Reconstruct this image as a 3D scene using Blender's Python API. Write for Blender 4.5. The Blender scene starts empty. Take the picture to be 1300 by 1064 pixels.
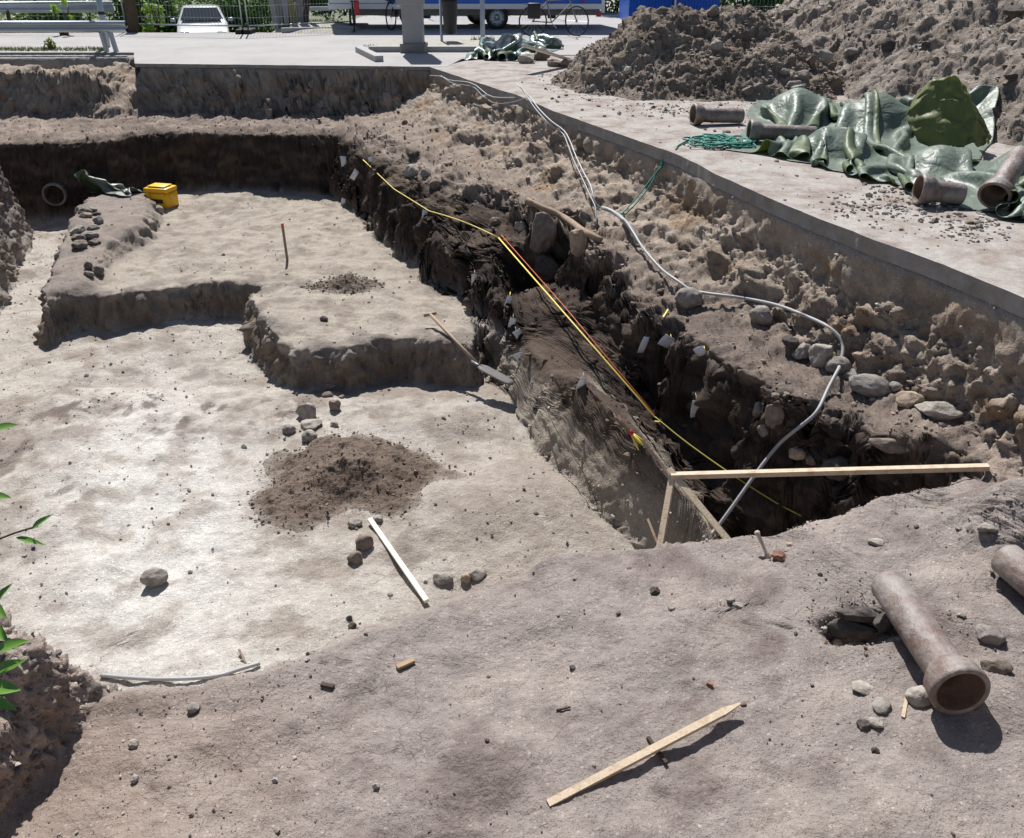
import bpy, math, random, bmesh
import numpy as np
from mathutils import Vector, Matrix, Euler
from mathutils.bvhtree import BVHTree

random.seed(7); rng = np.random.default_rng(11)
sc = bpy.context.scene
COL = sc.collection
# ------------------------------------------------------------------ camera
CH, TH, F = 1.8, math.radians(26.5), 1100.0
cam_d = bpy.data.cameras.new('camera'); cam = bpy.data.objects.new('camera', cam_d); COL.objects.link(cam)
cam_d.sensor_fit = 'HORIZONTAL'; cam_d.sensor_width = 36; cam_d.lens = 36*F/1300
cam_d.shift_y = -45/1300; cam_d.clip_start = .05; cam_d.clip_end = 2000
cam.location = (0, 0, CH); cam.rotation_euler = (math.pi/2-TH, 0, 0); sc.camera = cam
# ------------------------------------------------------------------ light
SUN_EL, SUN_AZ = math.radians(52), math.radians(-13)      # azimuth from +Y towards +X
w = bpy.data.worlds.new('World'); sc.world = w; w.use_nodes = True
nt = w.node_tree; bg = nt.nodes['Background']; sky = nt.nodes.new('ShaderNodeTexSky')
sky.sky_type = 'NISHITA'; sky.sun_disc = False; sky.sun_elevation = SUN_EL; sky.sun_rotation = SUN_AZ
nt.links.new(sky.outputs[0], bg.inputs[0]); bg.inputs[1].default_value = .055
sd = bpy.data.lights.new('sun', 'SUN'); sun = bpy.data.objects.new('sun', sd); COL.objects.link(sun)
sd.energy = 4.5; sd.angle = math.radians(.53); sd.color = (1, .975, .945)
sdir = Vector((math.sin(SUN_AZ)*math.cos(SUN_EL), math.cos(SUN_AZ)*math.cos(SUN_EL), math.sin(SUN_EL)))
sun.rotation_euler = sdir.to_track_quat('Z', 'Y').to_euler(); sun.location = (0, 5, 20)
sc.view_settings.view_transform = 'Standard'; sc.view_settings.look = 'None'
sc.view_settings.exposure = 0.60; sc.view_settings.gamma = 1

# ------------------------------------------------------------------ projection helpers (to read real positions off the photograph)
ct, st = math.cos(TH), math.sin(TH)
def ray(px, py):
    u = (487-py)/F
    return np.array([(px-650)/F, ct+u*st, -st+u*ct])
def P(px, py, z=0.0):
    d = ray(px, py); t = (z-CH)/d[2]; return np.array([d[0]*t, d[1]*t, z])
def PT(px, py, t):
    return np.array([0, 0, CH]) + ray(px, py)*t
def PY(px, py, Y):
    d = ray(px, py); return np.array([0, 0, CH]) + d*(Y/d[1])

# ------------------------------------------------------------------ noise
def _h(ix, iy, iz, s):
    n = (ix.astype(np.int64)*374761393 + iy.astype(np.int64)*668265263 + iz.astype(np.int64)*2147483647 + s*1274126177) & 0x7fffffff
    n = ((n ^ (n >> 13))*1274126177) & 0x7fffffff
    return n ^ (n >> 16)
def pn(x, y, z=None, s=0):
    if z is None: z = np.zeros_like(x)
    x0, y0, z0 = np.floor(x), np.floor(y), np.floor(z)
    fx, fy, fz = x-x0, y-y0, z-z0
    ux, uy, uz = (f*f*f*(f*(f*6-15)+10) for f in (fx, fy, fz))
    def g(dx, dy, dz):
        h = _h(x0+dx, y0+dy, z0+dz, s)
        a = ((h & 255)/255.*2-1); b = (((h >> 8) & 255)/255.*2-1); c = (((h >> 16) & 255)/255.*2-1)
        return a*(fx-dx)+b*(fy-dy)+c*(fz-dz)
    def l(a, b, t): return a+(b-a)*t
    return l(l(l(g(0,0,0), g(1,0,0), ux), l(g(0,1,0), g(1,1,0), ux), uy),
             l(l(g(0,0,1), g(1,0,1), ux), l(g(0,1,1), g(1,1,1), ux), uy), uz)*1.5
def fbm(x, y, z=None, o=4, s=0, g=.5):
    r = 0; a = 1; k = 1
    for i in range(o):
        r = r + a*pn(x*k, y*k, None if z is None else z*k, s+i*17); a *= g; k *= 2.03
    return r
def worley(x, y, z, s=0):
    x0, y0, z0 = np.floor(x), np.floor(y), np.floor(z); best = np.full(x.shape, 9.)
    for dx in (-1, 0, 1):
        for dy in (-1, 0, 1):
            for dz in (-1, 0, 1):
                h = _h(x0+dx, y0+dy, z0+dz, s)
                px = x0+dx+(h & 255)/255.; py = y0+dy+((h >> 8) & 255)/255.; pz = z0+dz+((h >> 16) & 255)/255.
                best = np.minimum(best, (px-x)**2+(py-y)**2+(pz-z)**2)
    return np.sqrt(best)
def ss(a, b, x):
    t = np.clip((x-a)/(b-a), 0, 1); return t*t*(3-2*t)
def seg_d(X, Y, a, b):
    ax, ay = a[0], a[1]; vx, vy = b[0]-ax, b[1]-ay
    t = np.clip(((X-ax)*vx+(Y-ay)*vy)/(vx*vx+vy*vy), 0, 1)
    return np.hypot(X-ax-t*vx, Y-ay-t*vy)
def poly_sd(X, Y, pts):                                   # negative inside
    d = np.full(X.shape, 1e9); ins = np.zeros(X.shape, bool); n = len(pts)
    for i in range(n):
        a, b = pts[i], pts[(i+1) % n]; d = np.minimum(d, seg_d(X, Y, a, b))
        c = ((a[1] > Y) != (b[1] > Y)); xi = (b[0]-a[0])*(Y-a[1])/((b[1]-a[1]) or 1e-9)+a[0]
        ins ^= c & (X < xi)
    return np.where(ins, -d, d)

# ------------------------------------------------------------------ mesh / object helpers
def attrs(o, label=None, cat=None, group=None, kind=None):
    if label: o['label'] = label
    if cat: o['category'] = cat
    if group: o['group'] = group
    if kind: o['kind'] = kind
    return o
def thing(name, label, cat, loc, rot=(0,0,0), group=None):
    o = bpy.data.objects.new(name, None); COL.objects.link(o); o.location = loc; o.rotation_euler = rot
    o.empty_display_size = .1; o['_loc'] = [float(v) for v in loc] if tuple(rot) == (0,0,0) else [0., 0., 0.]
    return attrs(o, label, cat, group)
def np_mesh(name, V, Fq, smooth=True, cols=None, alpha=None):
    V = np.asarray(V, np.float32); me = bpy.data.meshes.new(name)
    if isinstance(Fq, np.ndarray):
        k = Fq.shape[1]; nF = len(Fq)
        me.vertices.add(len(V)); me.vertices.foreach_set('co', V.ravel())
        me.loops.add(nF*k); me.loops.foreach_set('vertex_index', Fq.astype(np.int32).ravel())
        me.polygons.add(nF); me.polygons.foreach_set('loop_start', np.arange(0, nF*k, k, dtype=np.int32))
        me.polygons.foreach_set('loop_total', np.full(nF, k, np.int32))
        me.update(calc_edges=True)
    else:
        me.from_pydata([tuple(map(float, v)) for v in V], [], Fq); me.update()
    me.polygons.foreach_set('use_smooth', [smooth]*len(me.polygons))
    if cols is not None:
        a = me.color_attributes.new('Col', 'FLOAT_COLOR', 'POINT')
        c = np.ones((len(V), 4), np.float32); c[:, :3] = cols; c[:, 3] = 1 if alpha is None else alpha; a.data.foreach_set('color', c.ravel())
    return me
def link(name, me, mat, parent=None, loc=(0,0,0)):
    o = bpy.data.objects.new(name, me); COL.objects.link(o); o.location = loc
    if mat and not me.materials: me.materials.append(mat)
    if parent: o.parent = parent
    return o
def frame(axis):
    z = Vector(axis).normalized(); a = Vector((0,0,1)) if abs(z.z) < .9 else Vector((1,0,0))
    x = a.cross(z).normalized(); return x, z.cross(x), z
class MB:
    def __init__(s): s.v = []; s.f = []
    def add(s, vs, fs):
        n = len(s.v); s.v += [tuple(v) for v in vs]; s.f += [tuple(i+n for i in f) for f in fs]; return s
    def box(s, c, size, rot=None, taper=1.0):
        R = rot if rot is not None else Matrix.Identity(3)
        hx, hy, hz = size[0]/2, size[1]/2, size[2]/2; vs = []
        for z in (-1, 1):
            k = taper if z > 0 else 1
            for x, y in ((-1,-1),(1,-1),(1,1),(-1,1)): vs.append(Vector(c)+R@Vector((x*hx*k, y*hy*k, z*hz)))
        return s.add(vs, [(3,2,1,0),(4,5,6,7),(0,1,5,4),(1,2,6,5),(2,3,7,6),(3,0,4,7)])
    def bevbox(s, c, size, rot=None, b=.01):
        bm = bmesh.new(); bmesh.ops.create_cube(bm, size=1)
        for v in bm.verts: v.co = Vector((v.co.x*size[0], v.co.y*size[1], v.co.z*size[2]))
        bmesh.ops.bevel(bm, geom=bm.edges[:], offset=b, segments=2, affect='EDGES', profile=.5)
        R = rot if rot is not None else Matrix.Identity(3); bm.verts.index_update()
        s.add([Vector(c)+R@v.co for v in bm.verts], [[v.index for v in f.verts] for f in bm.faces]); bm.free(); return s
    def bar(s, p0, p1, wd, ht, roll=0):                   # rectangular stick between two points
        p0, p1 = Vector(p0), Vector(p1); x, y, z = frame(p1-p0)
        c, q = math.cos(roll), math.sin(roll); X = x*c+y*q; Y = y*c-x*q; vs = []
        for p in (p0, p1):
            for a, b in ((-1,-1),(1,-1),(1,1),(-1,1)): vs.append(p+X*a*wd/2+Y*b*ht/2)
        return s.add(vs, [(3,2,1,0),(4,5,6,7),(0,1,5,4),(1,2,6,5),(2,3,7,6),(3,0,4,7)])
    def tube(s, pts, r, n=8, cap=True):
        pts = [Vector(p) for p in pts]; R = r if hasattr(r, '__len__') else [r]*len(pts); vs = []
        t0 = (pts[1]-pts[0]); x, y, z = frame(t0)
        for i, p in enumerate(pts):
            t = (pts[min(i+1, len(pts)-1)]-pts[max(i-1, 0)]).normalized()
            x = (x-t*x.dot(t)).normalized(); y = t.cross(x)
            for k in range(n):
                a = 2*math.pi*k/n; vs.append(p+(x*math.cos(a)+y*math.sin(a))*R[i])
        fs = [(i*n+k, i*n+(k+1) % n, (i+1)*n+(k+1) % n, (i+1)*n+k) for i in range(len(pts)-1) for k in range(n)]
        if cap: fs += [tuple(range(n-1, -1, -1)), tuple((len(pts)-1)*n+k for k in range(n))]
        return s.add(vs, fs)
    def lathe(s, p0, axis, prof, n=32, close=False):      # prof: (distance along axis, radius)
        x, y, z = frame(axis); p0 = Vector(p0); vs = []
        for h, r in prof:
            for k in range(n):
                a = 2*math.pi*k/n; vs.append(p0+z*h+(x*math.cos(a)+y*math.sin(a))*r)
        m = len(prof); fs = [(i*n+k, i*n+(k+1) % n, (i+1)*n+(k+1) % n, (i+1)*n+k) for i in range(m-1) for k in range(n)]
        if close: fs += [((m-1)*n+k, (m-1)*n+(k+1) % n, (k+1) % n, k) for k in range(n)]
        return s.add(vs, fs)
    def build(s, name, mat, parent=None, smooth=False, origin=None):
        V = np.array([tuple(v) for v in s.v]); loc = (0, 0, 0)
        if parent is not None:
            top = parent
            while top.parent: top = top.parent
            V = V-np.array(top['_loc'] if '_loc' in top else top.location)
        else:
            if origin is None: origin = (V[:,0].mean(), V[:,1].mean(), V[:,2].min())
            V = V-np.array(origin); loc = tuple(float(v) for v in origin)
        me = np_mesh(name, V, s.f, smooth); return link(name, me, mat, parent, loc)

# ------------------------------------------------------------------ materials
def mat(name, col=(.5,.5,.5), rough=.8, metal=0, vary=.0, vscale=8, bump=0, bscale=40, attr=False, col2=None, coord='pos',
        spec=.4, bumps=None, translucent=None, grit=0, cracks=False, backcol=None, clamp=(.35,.65)):
    m = bpy.data.materials.new(name); m.use_nodes = True; n = m.node_tree.nodes; l = m.node_tree.links
    b = n['Principled BSDF']; b.inputs['Roughness'].default_value = rough; b.inputs['Metallic'].default_value = metal
    b.inputs['Specular IOR Level'].default_value = spec; b.inputs['Base Color'].default_value = (*col, 1)
    if coord == 'pos': g = n.new('ShaderNodeNewGeometry').outputs['Position']
    else: g = n.new('ShaderNodeTexCoord').outputs['Object']
    src = None
    if attr:
        a = n.new('ShaderNodeAttribute'); a.attribute_name = 'Col'; src = a.outputs['Color']
    elif col2 is not None or vary or backcol:
        r = n.new('ShaderNodeRGB'); r.outputs[0].default_value = (*col, 1); src = r.outputs[0]
    if backcol:
        ge = n.new('ShaderNodeNewGeometry'); mx = n.new('ShaderNodeMix'); mx.data_type = 'RGBA'
        l.new(ge.outputs['Backfacing'], mx.inputs[0]); l.new(src, mx.inputs[6]); mx.inputs[7].default_value = (*backcol, 1); src = mx.outputs[2]
    if col2 is not None:
        t = n.new('ShaderNodeTexNoise'); t.inputs['Scale'].default_value = vscale; t.inputs['Detail'].default_value = 6; t.inputs['Roughness'].default_value = .65
        l.new(g, t.inputs['Vector']); mr = n.new('ShaderNodeMapRange'); mr.inputs[1].default_value = clamp[0]; mr.inputs[2].default_value = clamp[1]
        l.new(t.outputs['Fac'], mr.inputs[0]); mx = n.new('ShaderNodeMix'); mx.data_type = 'RGBA'; l.new(mr.outputs[0], mx.inputs[0])
        l.new(src, mx.inputs[6]); mx.inputs[7].default_value = (*col2, 1); src = mx.outputs[2]
    if vary:
        prev = None
        for k, (scl, wt) in enumerate(((vscale, 1), (vscale*6, .8), (vscale*30, .7))):
            t = n.new('ShaderNodeTexNoise'); t.inputs['Scale'].default_value = scl; t.inputs['Detail'].default_value = 5; t.inputs['Roughness'].default_value = .7
            l.new(g, t.inputs['Vector']); mr = n.new('ShaderNodeMapRange'); mr.inputs[1].default_value = .3; mr.inputs[2].default_value = .7
            mr.inputs[3].default_value = 1-vary*wt; mr.inputs[4].default_value = 1+vary*wt*.8; mr.clamp = False
            l.new(t.outputs['Fac'], mr.inputs[0])
            vm = n.new('ShaderNodeVectorMath'); vm.operation = 'SCALE'; l.new(src, vm.inputs[0]); l.new(mr.outputs[0], vm.inputs['Scale']); src = vm.outputs[0]
    if grit:
        for scl, thr, cl in ((55, .86, 1.45), (110, .80, .45)):
            vo = n.new('ShaderNodeTexVoronoi'); vo.inputs['Scale'].default_value = scl; l.new(g, vo.inputs['Vector'])
            sp = n.new('ShaderNodeSeparateColor'); l.new(vo.outputs['Color'], sp.inputs[0])
            c1 = n.new('ShaderNodeMath'); c1.operation = 'GREATER_THAN'; c1.inputs[1].default_value = thr; l.new(sp.outputs[0], c1.inputs[0])
            c2 = n.new('ShaderNodeMath'); c2.operation = 'LESS_THAN'; c2.inputs[1].default_value = .36; l.new(vo.outputs['Distance'], c2.inputs[0])
            c3 = n.new('ShaderNodeMath'); c3.operation = 'MULTIPLY'; l.new(c1.outputs[0], c3.inputs[0]); l.new(c2.outputs[0], c3.inputs[1])
            c4 = n.new('ShaderNodeMath'); c4.operation = 'MULTIPLY'; l.new(c3.outputs[0], c4.inputs[0]); c4.inputs[1].default_value = grit
            mx = n.new('ShaderNodeMix'); mx.data_type = 'RGBA'; l.new(c4.outputs[0], mx.inputs[0]); l.new(src, mx.inputs[6]); vs_ = n.new('ShaderNodeVectorMath'); vs_.operation = 'SCALE'; l.new(src, vs_.inputs[0]); vs_.inputs['Scale'].default_value = cl; l.new(vs_.outputs[0], mx.inputs[7]); src = mx.outputs[2]
    if cracks:
        tn = n.new('ShaderNodeTexNoise'); tn.inputs['Scale'].default_value = 5; tn.inputs['Detail'].default_value = 5; l.new(g, tn.inputs['Vector'])
        ad = n.new('ShaderNodeVectorMath'); ad.operation = 'MULTIPLY_ADD'; l.new(tn.outputs['Color'], ad.inputs[0]); ad.inputs[1].default_value = (.25,.25,.25); l.new(g, ad.inputs[2])
        vo = n.new('ShaderNodeTexVoronoi'); vo.feature = 'DISTANCE_TO_EDGE'; vo.inputs['Scale'].default_value = 1.5; l.new(ad.outputs[0], vo.inputs['Vector'])
        c1 = n.new('ShaderNodeMath'); c1.operation = 'LESS_THAN'; c1.inputs[1].default_value = .0055; l.new(vo.outputs['Distance'], c1.inputs[0])
        t2 = n.new('ShaderNodeTexNoise'); t2.inputs['Scale'].default_value = 1.3; l.new(g, t2.inputs['Vector'])
        c2 = n.new('ShaderNodeMath'); c2.operation = 'GREATER_THAN'; c2.inputs[1].default_value = .53; l.new(t2.outputs['Fac'], c2.inputs[0])
        c3 = n.new('ShaderNodeMath'); c3.operation = 'MULTIPLY'; l.new(c1.outputs[0], c3.inputs[0]); l.new(c2.outputs[0], c3.inputs[1])
        c4 = n.new('ShaderNodeMath'); c4.operation = 'MULTIPLY'; l.new(c3.outputs[0], c4.inputs[0]); l.new(a.outputs['Alpha'], c4.inputs[1])
        c5 = n.new('ShaderNodeMath'); c5.operation = 'MULTIPLY'; l.new(c4.outputs[0], c5.inputs[0]); c5.inputs[1].default_value = .32
        mx = n.new('ShaderNodeMix'); mx.data_type = 'RGBA'; l.new(c5.outputs[0], mx.inputs[0]); l.new(src, mx.inputs[6]); mx.inputs[7].default_value = (.06,.045,.04,1); src = mx.outputs[2]
    if src is not None: l.new(src, b.inputs['Base Color'])
    nrm = None
    for (scl, dist, kind) in (bumps or ([(bscale, bump, 'n')] if bump else [])):
        if kind == 'n':
            t = n.new('ShaderNodeTexNoise'); t.inputs['Scale'].default_value = scl; t.inputs['Detail'].default_value = 5; t.inputs['Roughness'].default_value = .65; out = t.outputs['Fac']
        elif kind == 'r':
            t = n.new('ShaderNodeTexNoise'); t.inputs['Scale'].default_value = scl; t.inputs['Detail'].default_value = 3; t.inputs['Distortion'].default_value = .6
            s1_ = n.new('ShaderNodeMath'); s1_.operation = 'SUBTRACT'; s1_.inputs[1].default_value = .5; l.new(t.outputs['Fac'], s1_.inputs[0]); s2_ = n.new('ShaderNodeMath'); s2_.operation = 'ABSOLUTE'; l.new(s1_.outputs[0], s2_.inputs[0]); out = s2_.outputs[0]
        else:
            t = n.new('ShaderNodeTexVoronoi'); t.inputs['Scale'].default_value = scl; out = t.outputs['Distance']
        l.new(g, t.inputs['Vector']); bp = n.new('ShaderNodeBump'); bp.inputs['Distance'].default_value = dist; bp.inputs['Strength'].default_value = 1
        if kind == 'v': bp.invert = True
        l.new(out, bp.inputs['Height'])
        if nrm: l.new(nrm, bp.inputs['Normal'])
        nrm = bp.outputs[0]
    if nrm: l.new(nrm, b.inputs['Normal'])
    if translucent:
        out = n['Material Output']; tb = n.new('ShaderNodeBsdfTranslucent'); tb.inputs[0].default_value = (*translucent, 1); ms = n.new('ShaderNodeMixShader'); ms.inputs[0].default_value = .27
        l.new(b.outputs[0], ms.inputs[1]); l.new(tb.outputs[0], ms.inputs[2]); l.new(ms.outputs[0], out.inputs['Surface'])
    return m
M = {}
M['soil'] = mat('soil', attr=True, grit=.75, cracks=True, rough=.95, spec=.15, vary=.16, vscale=5, bumps=[(14, .02, 'n'), (55, .012, 'n'), (170, .004, 'n')])
M['clods'] = mat('clods', attr=True, grit=.5, rough=.95, spec=.15, vary=.15, vscale=9, bumps=[(22, .03, 'n'), (90, .012, 'n')])
M['asphalt'] = mat('asphalt', (.40,.385,.375), .9, col2=(.31,.295,.285), vscale=.8, vary=.07, bumps=[(180, .001, 'n')], spec=.2)
M['pave'] = mat('dusty_pavement', (.41,.38,.35), .92, grit=.6, col2=(.22,.18,.155), vscale=3, vary=.22, bumps=[(14, .006, 'n'), (90, .002, 'n')], spec=.15, clamp=(.42,.62))
M['slabedge'] = mat('slab_edge', (.36,.34,.32), .9, col2=(.22,.195,.175), vscale=5, vary=.12, bumps=[(9, .012, 'n'), (60, .004, 'n')], spec=.15)
M['concrete'] = mat('concrete', (.36,.35,.34), .85, vary=.1, vscale=6, bump=.004, bscale=80)
M['stone'] = mat('stone', attr=True, rough=.85, spec=.25, vary=.14, vscale=14, bumps=[(18, .012, 'n'), (110, .004, 'n')], coord='obj')
M['wood'] = mat('pale_wood', (.62,.50,.36), .75, col2=(.38,.29,.2), clamp=(.47,.66), vary=.16, vscale=16, bump=.003, bscale=90)
M['wood_old'] = mat('weathered_wood', (.38,.27,.18), .85, col2=(.22,.16,.12), vscale=9, vary=.12, bump=.004, bscale=60)
M['wood_dark'] = mat('dark_wood', (.07,.05,.04), .9, vary=.2, vscale=20, bump=.006, bscale=60)
M['clay'] = mat('glazed_clay', (.19,.13,.11), .42, col2=(.25,.22,.20), vscale=6, vary=.18, bumps=[(12, .008, 'n'), (50, .004, 'n'), (160, .002, 'n')], spec=.4, coord='obj', clamp=(.40,.56))
M['clayin'] = mat('pipe_inside', (.16,.10,.07), .6, vary=.2, vscale=9, bump=.004, bscale=40)
M['tarp'] = mat('green_tarp', (.18,.225,.18), .47, backcol=(.15,.19,.05), vary=.1, vscale=5, bumps=[(3, .05, 'r'), (8, .015, 'r')], spec=.5, translucent=(.42,.48,.08))
M['olive'] = mat('olive_side', (.17,.19,.07), .5, vary=.12, vscale=5, bumps=[(3, .05, 'r')], spec=.4, translucent=(.42,.48,.08))
M['under'] = mat('tarp_underside', (.13,.17,.09), .5, vary=.12, vscale=5, bumps=[(3, .05, 'r')], spec=.4, translucent=(.25,.33,.10))
M['rope'] = mat('green_rope', (.02,.22,.16), .6, vary=.1, vscale=40, bump=.003, bscale=200)
M['cable'] = mat('grey_cable', (.34,.34,.35), .5, vary=.08, vscale=20)
M['whitecable'] = mat('pale_cable', (.5,.5,.49), .5, vary=.08, vscale=20)
M['yellow'] = mat('yellow_plastic', (.85,.475,.015), .4, vary=.04, vscale=6)
M['tape'] = mat('yellow_line', (.85,.68,.14), .5)
M['redline'] = mat('red_line', (.55,.12,.05), .5)
M['black'] = mat('black_plastic', (.02,.02,.022), .5, vary=.1)
M['tag'] = mat('plastic_tag', (.62,.66,.72), .3, vary=.06, vscale=30)
M['bone'] = mat('bone', (.6,.53,.44), .6, col2=(.4,.31,.23), vscale=25, vary=.08, bump=.002, bscale=90)
M['brick'] = mat('brick', (.32,.13,.09), .9, vary=.2, vscale=20, bump=.006, bscale=60)
M['galv'] = mat('galvanised_steel', (.42,.46,.50), .4, metal=.55, vary=.08, vscale=6)
M['greysteel'] = mat('grey_painted_steel', (.33,.32,.33), .6, vary=.05, vscale=4)
M['rubber'] = mat('rubber', (.02,.02,.02), .8, vary=.1)
M['rim'] = mat('rim_silver', (.5,.52,.55), .35, metal=.7)
M['blue'] = mat('blue_panel', (.015,.12,.55), .35, vary=.05, vscale=3)
M['white'] = mat('white_paint', (.7,.71,.73), .4, vary=.04, vscale=3)
M['chassis'] = mat('chassis', (.23,.22,.2), .7, vary=.15, vscale=4)
M['carpaint'] = mat('car_paint', (.50,.51,.53), .2, spec=.6)
M['glass'] = mat('car_glass', (.02,.03,.035), .04, spec=1)
M['lamp'] = mat('lamp_glass', (.6,.65,.7), .1, spec=.8)
M['leaf'] = mat('leaf', (.075,.15,.03), .5, translucent=(.2,.35,.05), vary=.25, vscale=3, spec=.4)
M['leaf_dark'] = mat('leaf_dark', (.07,.15,.035), .5, translucent=(.2,.36,.05), vary=.35, vscale=1.5, spec=.4)
M['leaf_lime'] = mat('leaf_lime', (.24,.38,.06), .5, translucent=(.35,.55,.08), vary=.2, vscale=5, spec=.3)
M['red'] = mat('red_plastic', (.5,.03,.04), .4)
M['grass'] = mat('grass', (.17,.21,.06), .8, vary=.25, vscale=6)
M['bark'] = mat('bark', (.09,.06,.04), .9, vary=.2, bump=.01)
M['gravelbed'] = mat('verge_gravel', (.40,.38,.34), .95, col2=(.2,.22,.1), vscale=3, vary=.2, bump=.01, bscale=60, clamp=(.5,.66))

# ================================================================== TERRAIN
edge_px = [(545,85),(600,103),(660,122),(700,140),(760,161),(860,196),(905,219),(1000,262),(1100,301),(1200,336),(1300,379)]
E = [P(*p)[:2] for p in edge_px]
dE = E[-1]-E[-4]; dE = dE/np.linalg.norm(dE)
E += [E[-1]+dE*1.5, E[-1]+dE*4.6]
E = np.array(E)                                            # far -> near
def edge_x(y): return np.interp(y, E[::-1,1], E[::-1,0])
cornerY = E[0,1]
# raster (2 cm)
XS = np.arange(-10.5, 5.6, .02); YS = np.arange(-.4, 19.6, .02)
X, Y = np.meshgrid(XS, YS)
wob = fbm(X*.9, Y*.9, None, 3, 3)*.10+fbm(X*4, Y*4, None, 2, 8)*.025
wob2 = fbm(X*1.3, Y*1.3, None, 3, 31)*.08+fbm(X*5, Y*5, None, 2, 38)*.03
D = np.full(X.shape, 1e9)
for i in range(len(E)-1): D = np.minimum(D, seg_d(X, Y, E[i], E[i+1]))
D = np.where(X > edge_x(Y), -D, D)
# right side profile, stations along Y, knots (d, z)
ST = {
 2.0: [(0,-.10),(.05,-.35),(.30,-.80),(.80,-.86),(.95,-.9),(1.3,-.95),(1.6,-1.0),(2.0,-1.2)],
 4.1: [(0,-.10),(.04,-.42),(.24,-.80),(.40,-.85),(.52,-1.3),(1.0,-2.2),(1.6,-2.35),(2.0,-2.3)],
 4.5: [(0,-.10),(.04,-.42),(.24,-.80),(.48,-.86),(.62,-1.5),(1.1,-2.2),(1.58,-2.0),(2.0,-2.3)],
 4.9: [(0,-.10),(.04,-.42),(.26,-.80),(.80,-.86),(.95,-1.75),(1.30,-2.1),(1.60,-1.55),(2.02,-2.3)],
 5.3: [(0,-.10),(.04,-.42),(.28,-.78),(.92,-.87),(1.06,-1.65),(1.28,-1.80),(1.70,-1.30),(2.03,-2.2)],
 6.2: [(0,-.10),(.04,-.40),(.32,-.76),(.95,-.88),(1.08,-1.55),(1.28,-1.60),(1.72,-1.22),(2.02,-2.1)],
 6.9: [(0,-.10),(.05,-.38),(.42,-.66),(.95,-.88),(1.18,-1.30),(1.50,-1.48),(1.74,-1.50),(2.00,-2.1)],
 7.7: [(0,-.10),(.06,-.38),(.45,-.60),(.92,-.78),(1.12,-1.18),(1.50,-1.35),(1.78,-1.48),(1.99,-2.05)],
 8.6: [(0,-.10),(.06,-.40),(.52,-.62),(1.05,-.74),(1.13,-1.05),(1.50,-1.15),(1.80,-1.30),(2.00,-2.0)],
 9.8: [(0,-.10),(.06,-.38),(.58,-.64),(1.05,-.74),(1.15,-.98),(1.50,-1.05),(1.82,-1.18),(2.03,-2.0)],
 11.: [(0,-.10),(.08,-.36),(.62,-.66),(1.15,-.77),(1.35,-.86),(1.65,-.94),(1.87,-1.05),(2.07,-2.0)],
 14.6:[(0,-.10),(.10,-.34),(.75,-.67),(1.50,-.76),(1.62,-.82),(1.74,-.90),(1.88,-1.0),(2.10,-2.0)],
}
ys = sorted(ST); Rz = np.full(X.shape, -9.)
Dw = D+(wob*.9+fbm(X*2.6, Y*2.6, None, 2, 44)*.12+(.25-np.abs(fbm(X*.7, Y*2.0, None, 3, 45)))*.30*ss(.1, .6, D))*ss(.04, .4, D)*(1-.6*ss(12, 14, Y))*(1-.88*ss(1.15, 1.5, D)*ss(9.2, 8.0, Y))
Yc = np.clip(Y, 2.0, 14.6)
kd = [np.interp(Yc, ys, [ST[s][k][0] for s in ys]) for k in range(8)]
kz = [np.interp(Yc, ys, [ST[s][k][1] for s in ys]) for k in range(8)]
for k in range(7):
    t = (Dw-kd[k])/(kd[k+1]-kd[k]); m_ = (t >= 0) & (t < 1)
    Rz = np.where(m_, kz[k]+(kz[k+1]-kz[k])*t, Rz)
Rz = np.where(Dw < 0, -.10, Rz); Rz = np.where(Dw >= kd[7], -9, Rz)
# far wall profile
FE = [P(60,85)[:2], P(172,81)[:2], P(545,85)[:2]]          # pavement edge (centre)
def far_y(x): return np.interp(x, [-9.5, FE[1][0]-.05, FE[1][0]+.05, FE[2][0]], [17.7, 17.9, FE[1][1], FE[2][1]])
base_y = np.interp(X, [-12, -7.5, FE[1][0], FE[2][0], 3], [16.3, 16.2, FE[1][1], FE[2][1], FE[2][1]-.2])
e = base_y-Y+wob*.8; e = e+(.3-np.abs(fbm(X*2.4, Y*1.2, None, 4, 46, .6)))*.30*ss(.03, .2, e)*ss(-6.8, -5.6, X)*(e < .8)
mound = ss(-9.6, -8.2, X)*(1-ss(-7.75, -7.25, X))
sh_ = .85*ss(-5.9, -6.5, X); e = np.where(e < .9, e, np.where(e < 1.1+sh_, .9+(e-.9)*.2/(.2+sh_), e-sh_))
fz = np.interp(e, [-.3,0,.12,.38,.5,1.1,1.5,1.6,1.76,2.0], [-.04,-.04,-.36,-.75,-.80,-.86,-.93,-1.4,-2.0,-9])
gul = np.exp(-((X+7.05)/.38)**2)                            # lit slope in the gap by the guard rail
fz = np.where(e < .55, fz*(1-gul)+gul*np.clip(-.5-e*.35, -.84, -.3), fz)
fz = np.where((X < -7.5) & (e < -.02), -.14+.16*fbm(X*1.5, Y*1.5, None, 3, 5)-.3*ss(.9, 1.5, -e), fz)
fz = np.where(Y > far_y(X), -.04, fz)
fz[(X > edge_x(Y)) & (Y > 2)] = -.10
# left wall
lx = -7.2+(12.2-Y)*.365
q = X-lx+wob2*.6
lz = np.interp(q, [-.6,-.25,-.08,.12,.3], [-.68,-.74,-.82,-1.9,-9])
lz = np.where(q < -.9, np.interp(q, [-2.0,-.9], [-.1,-.72]), lz)
lz = lz-np.clip((Y-12.8+wob2)/.2, 0, 9)*1.1
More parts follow.
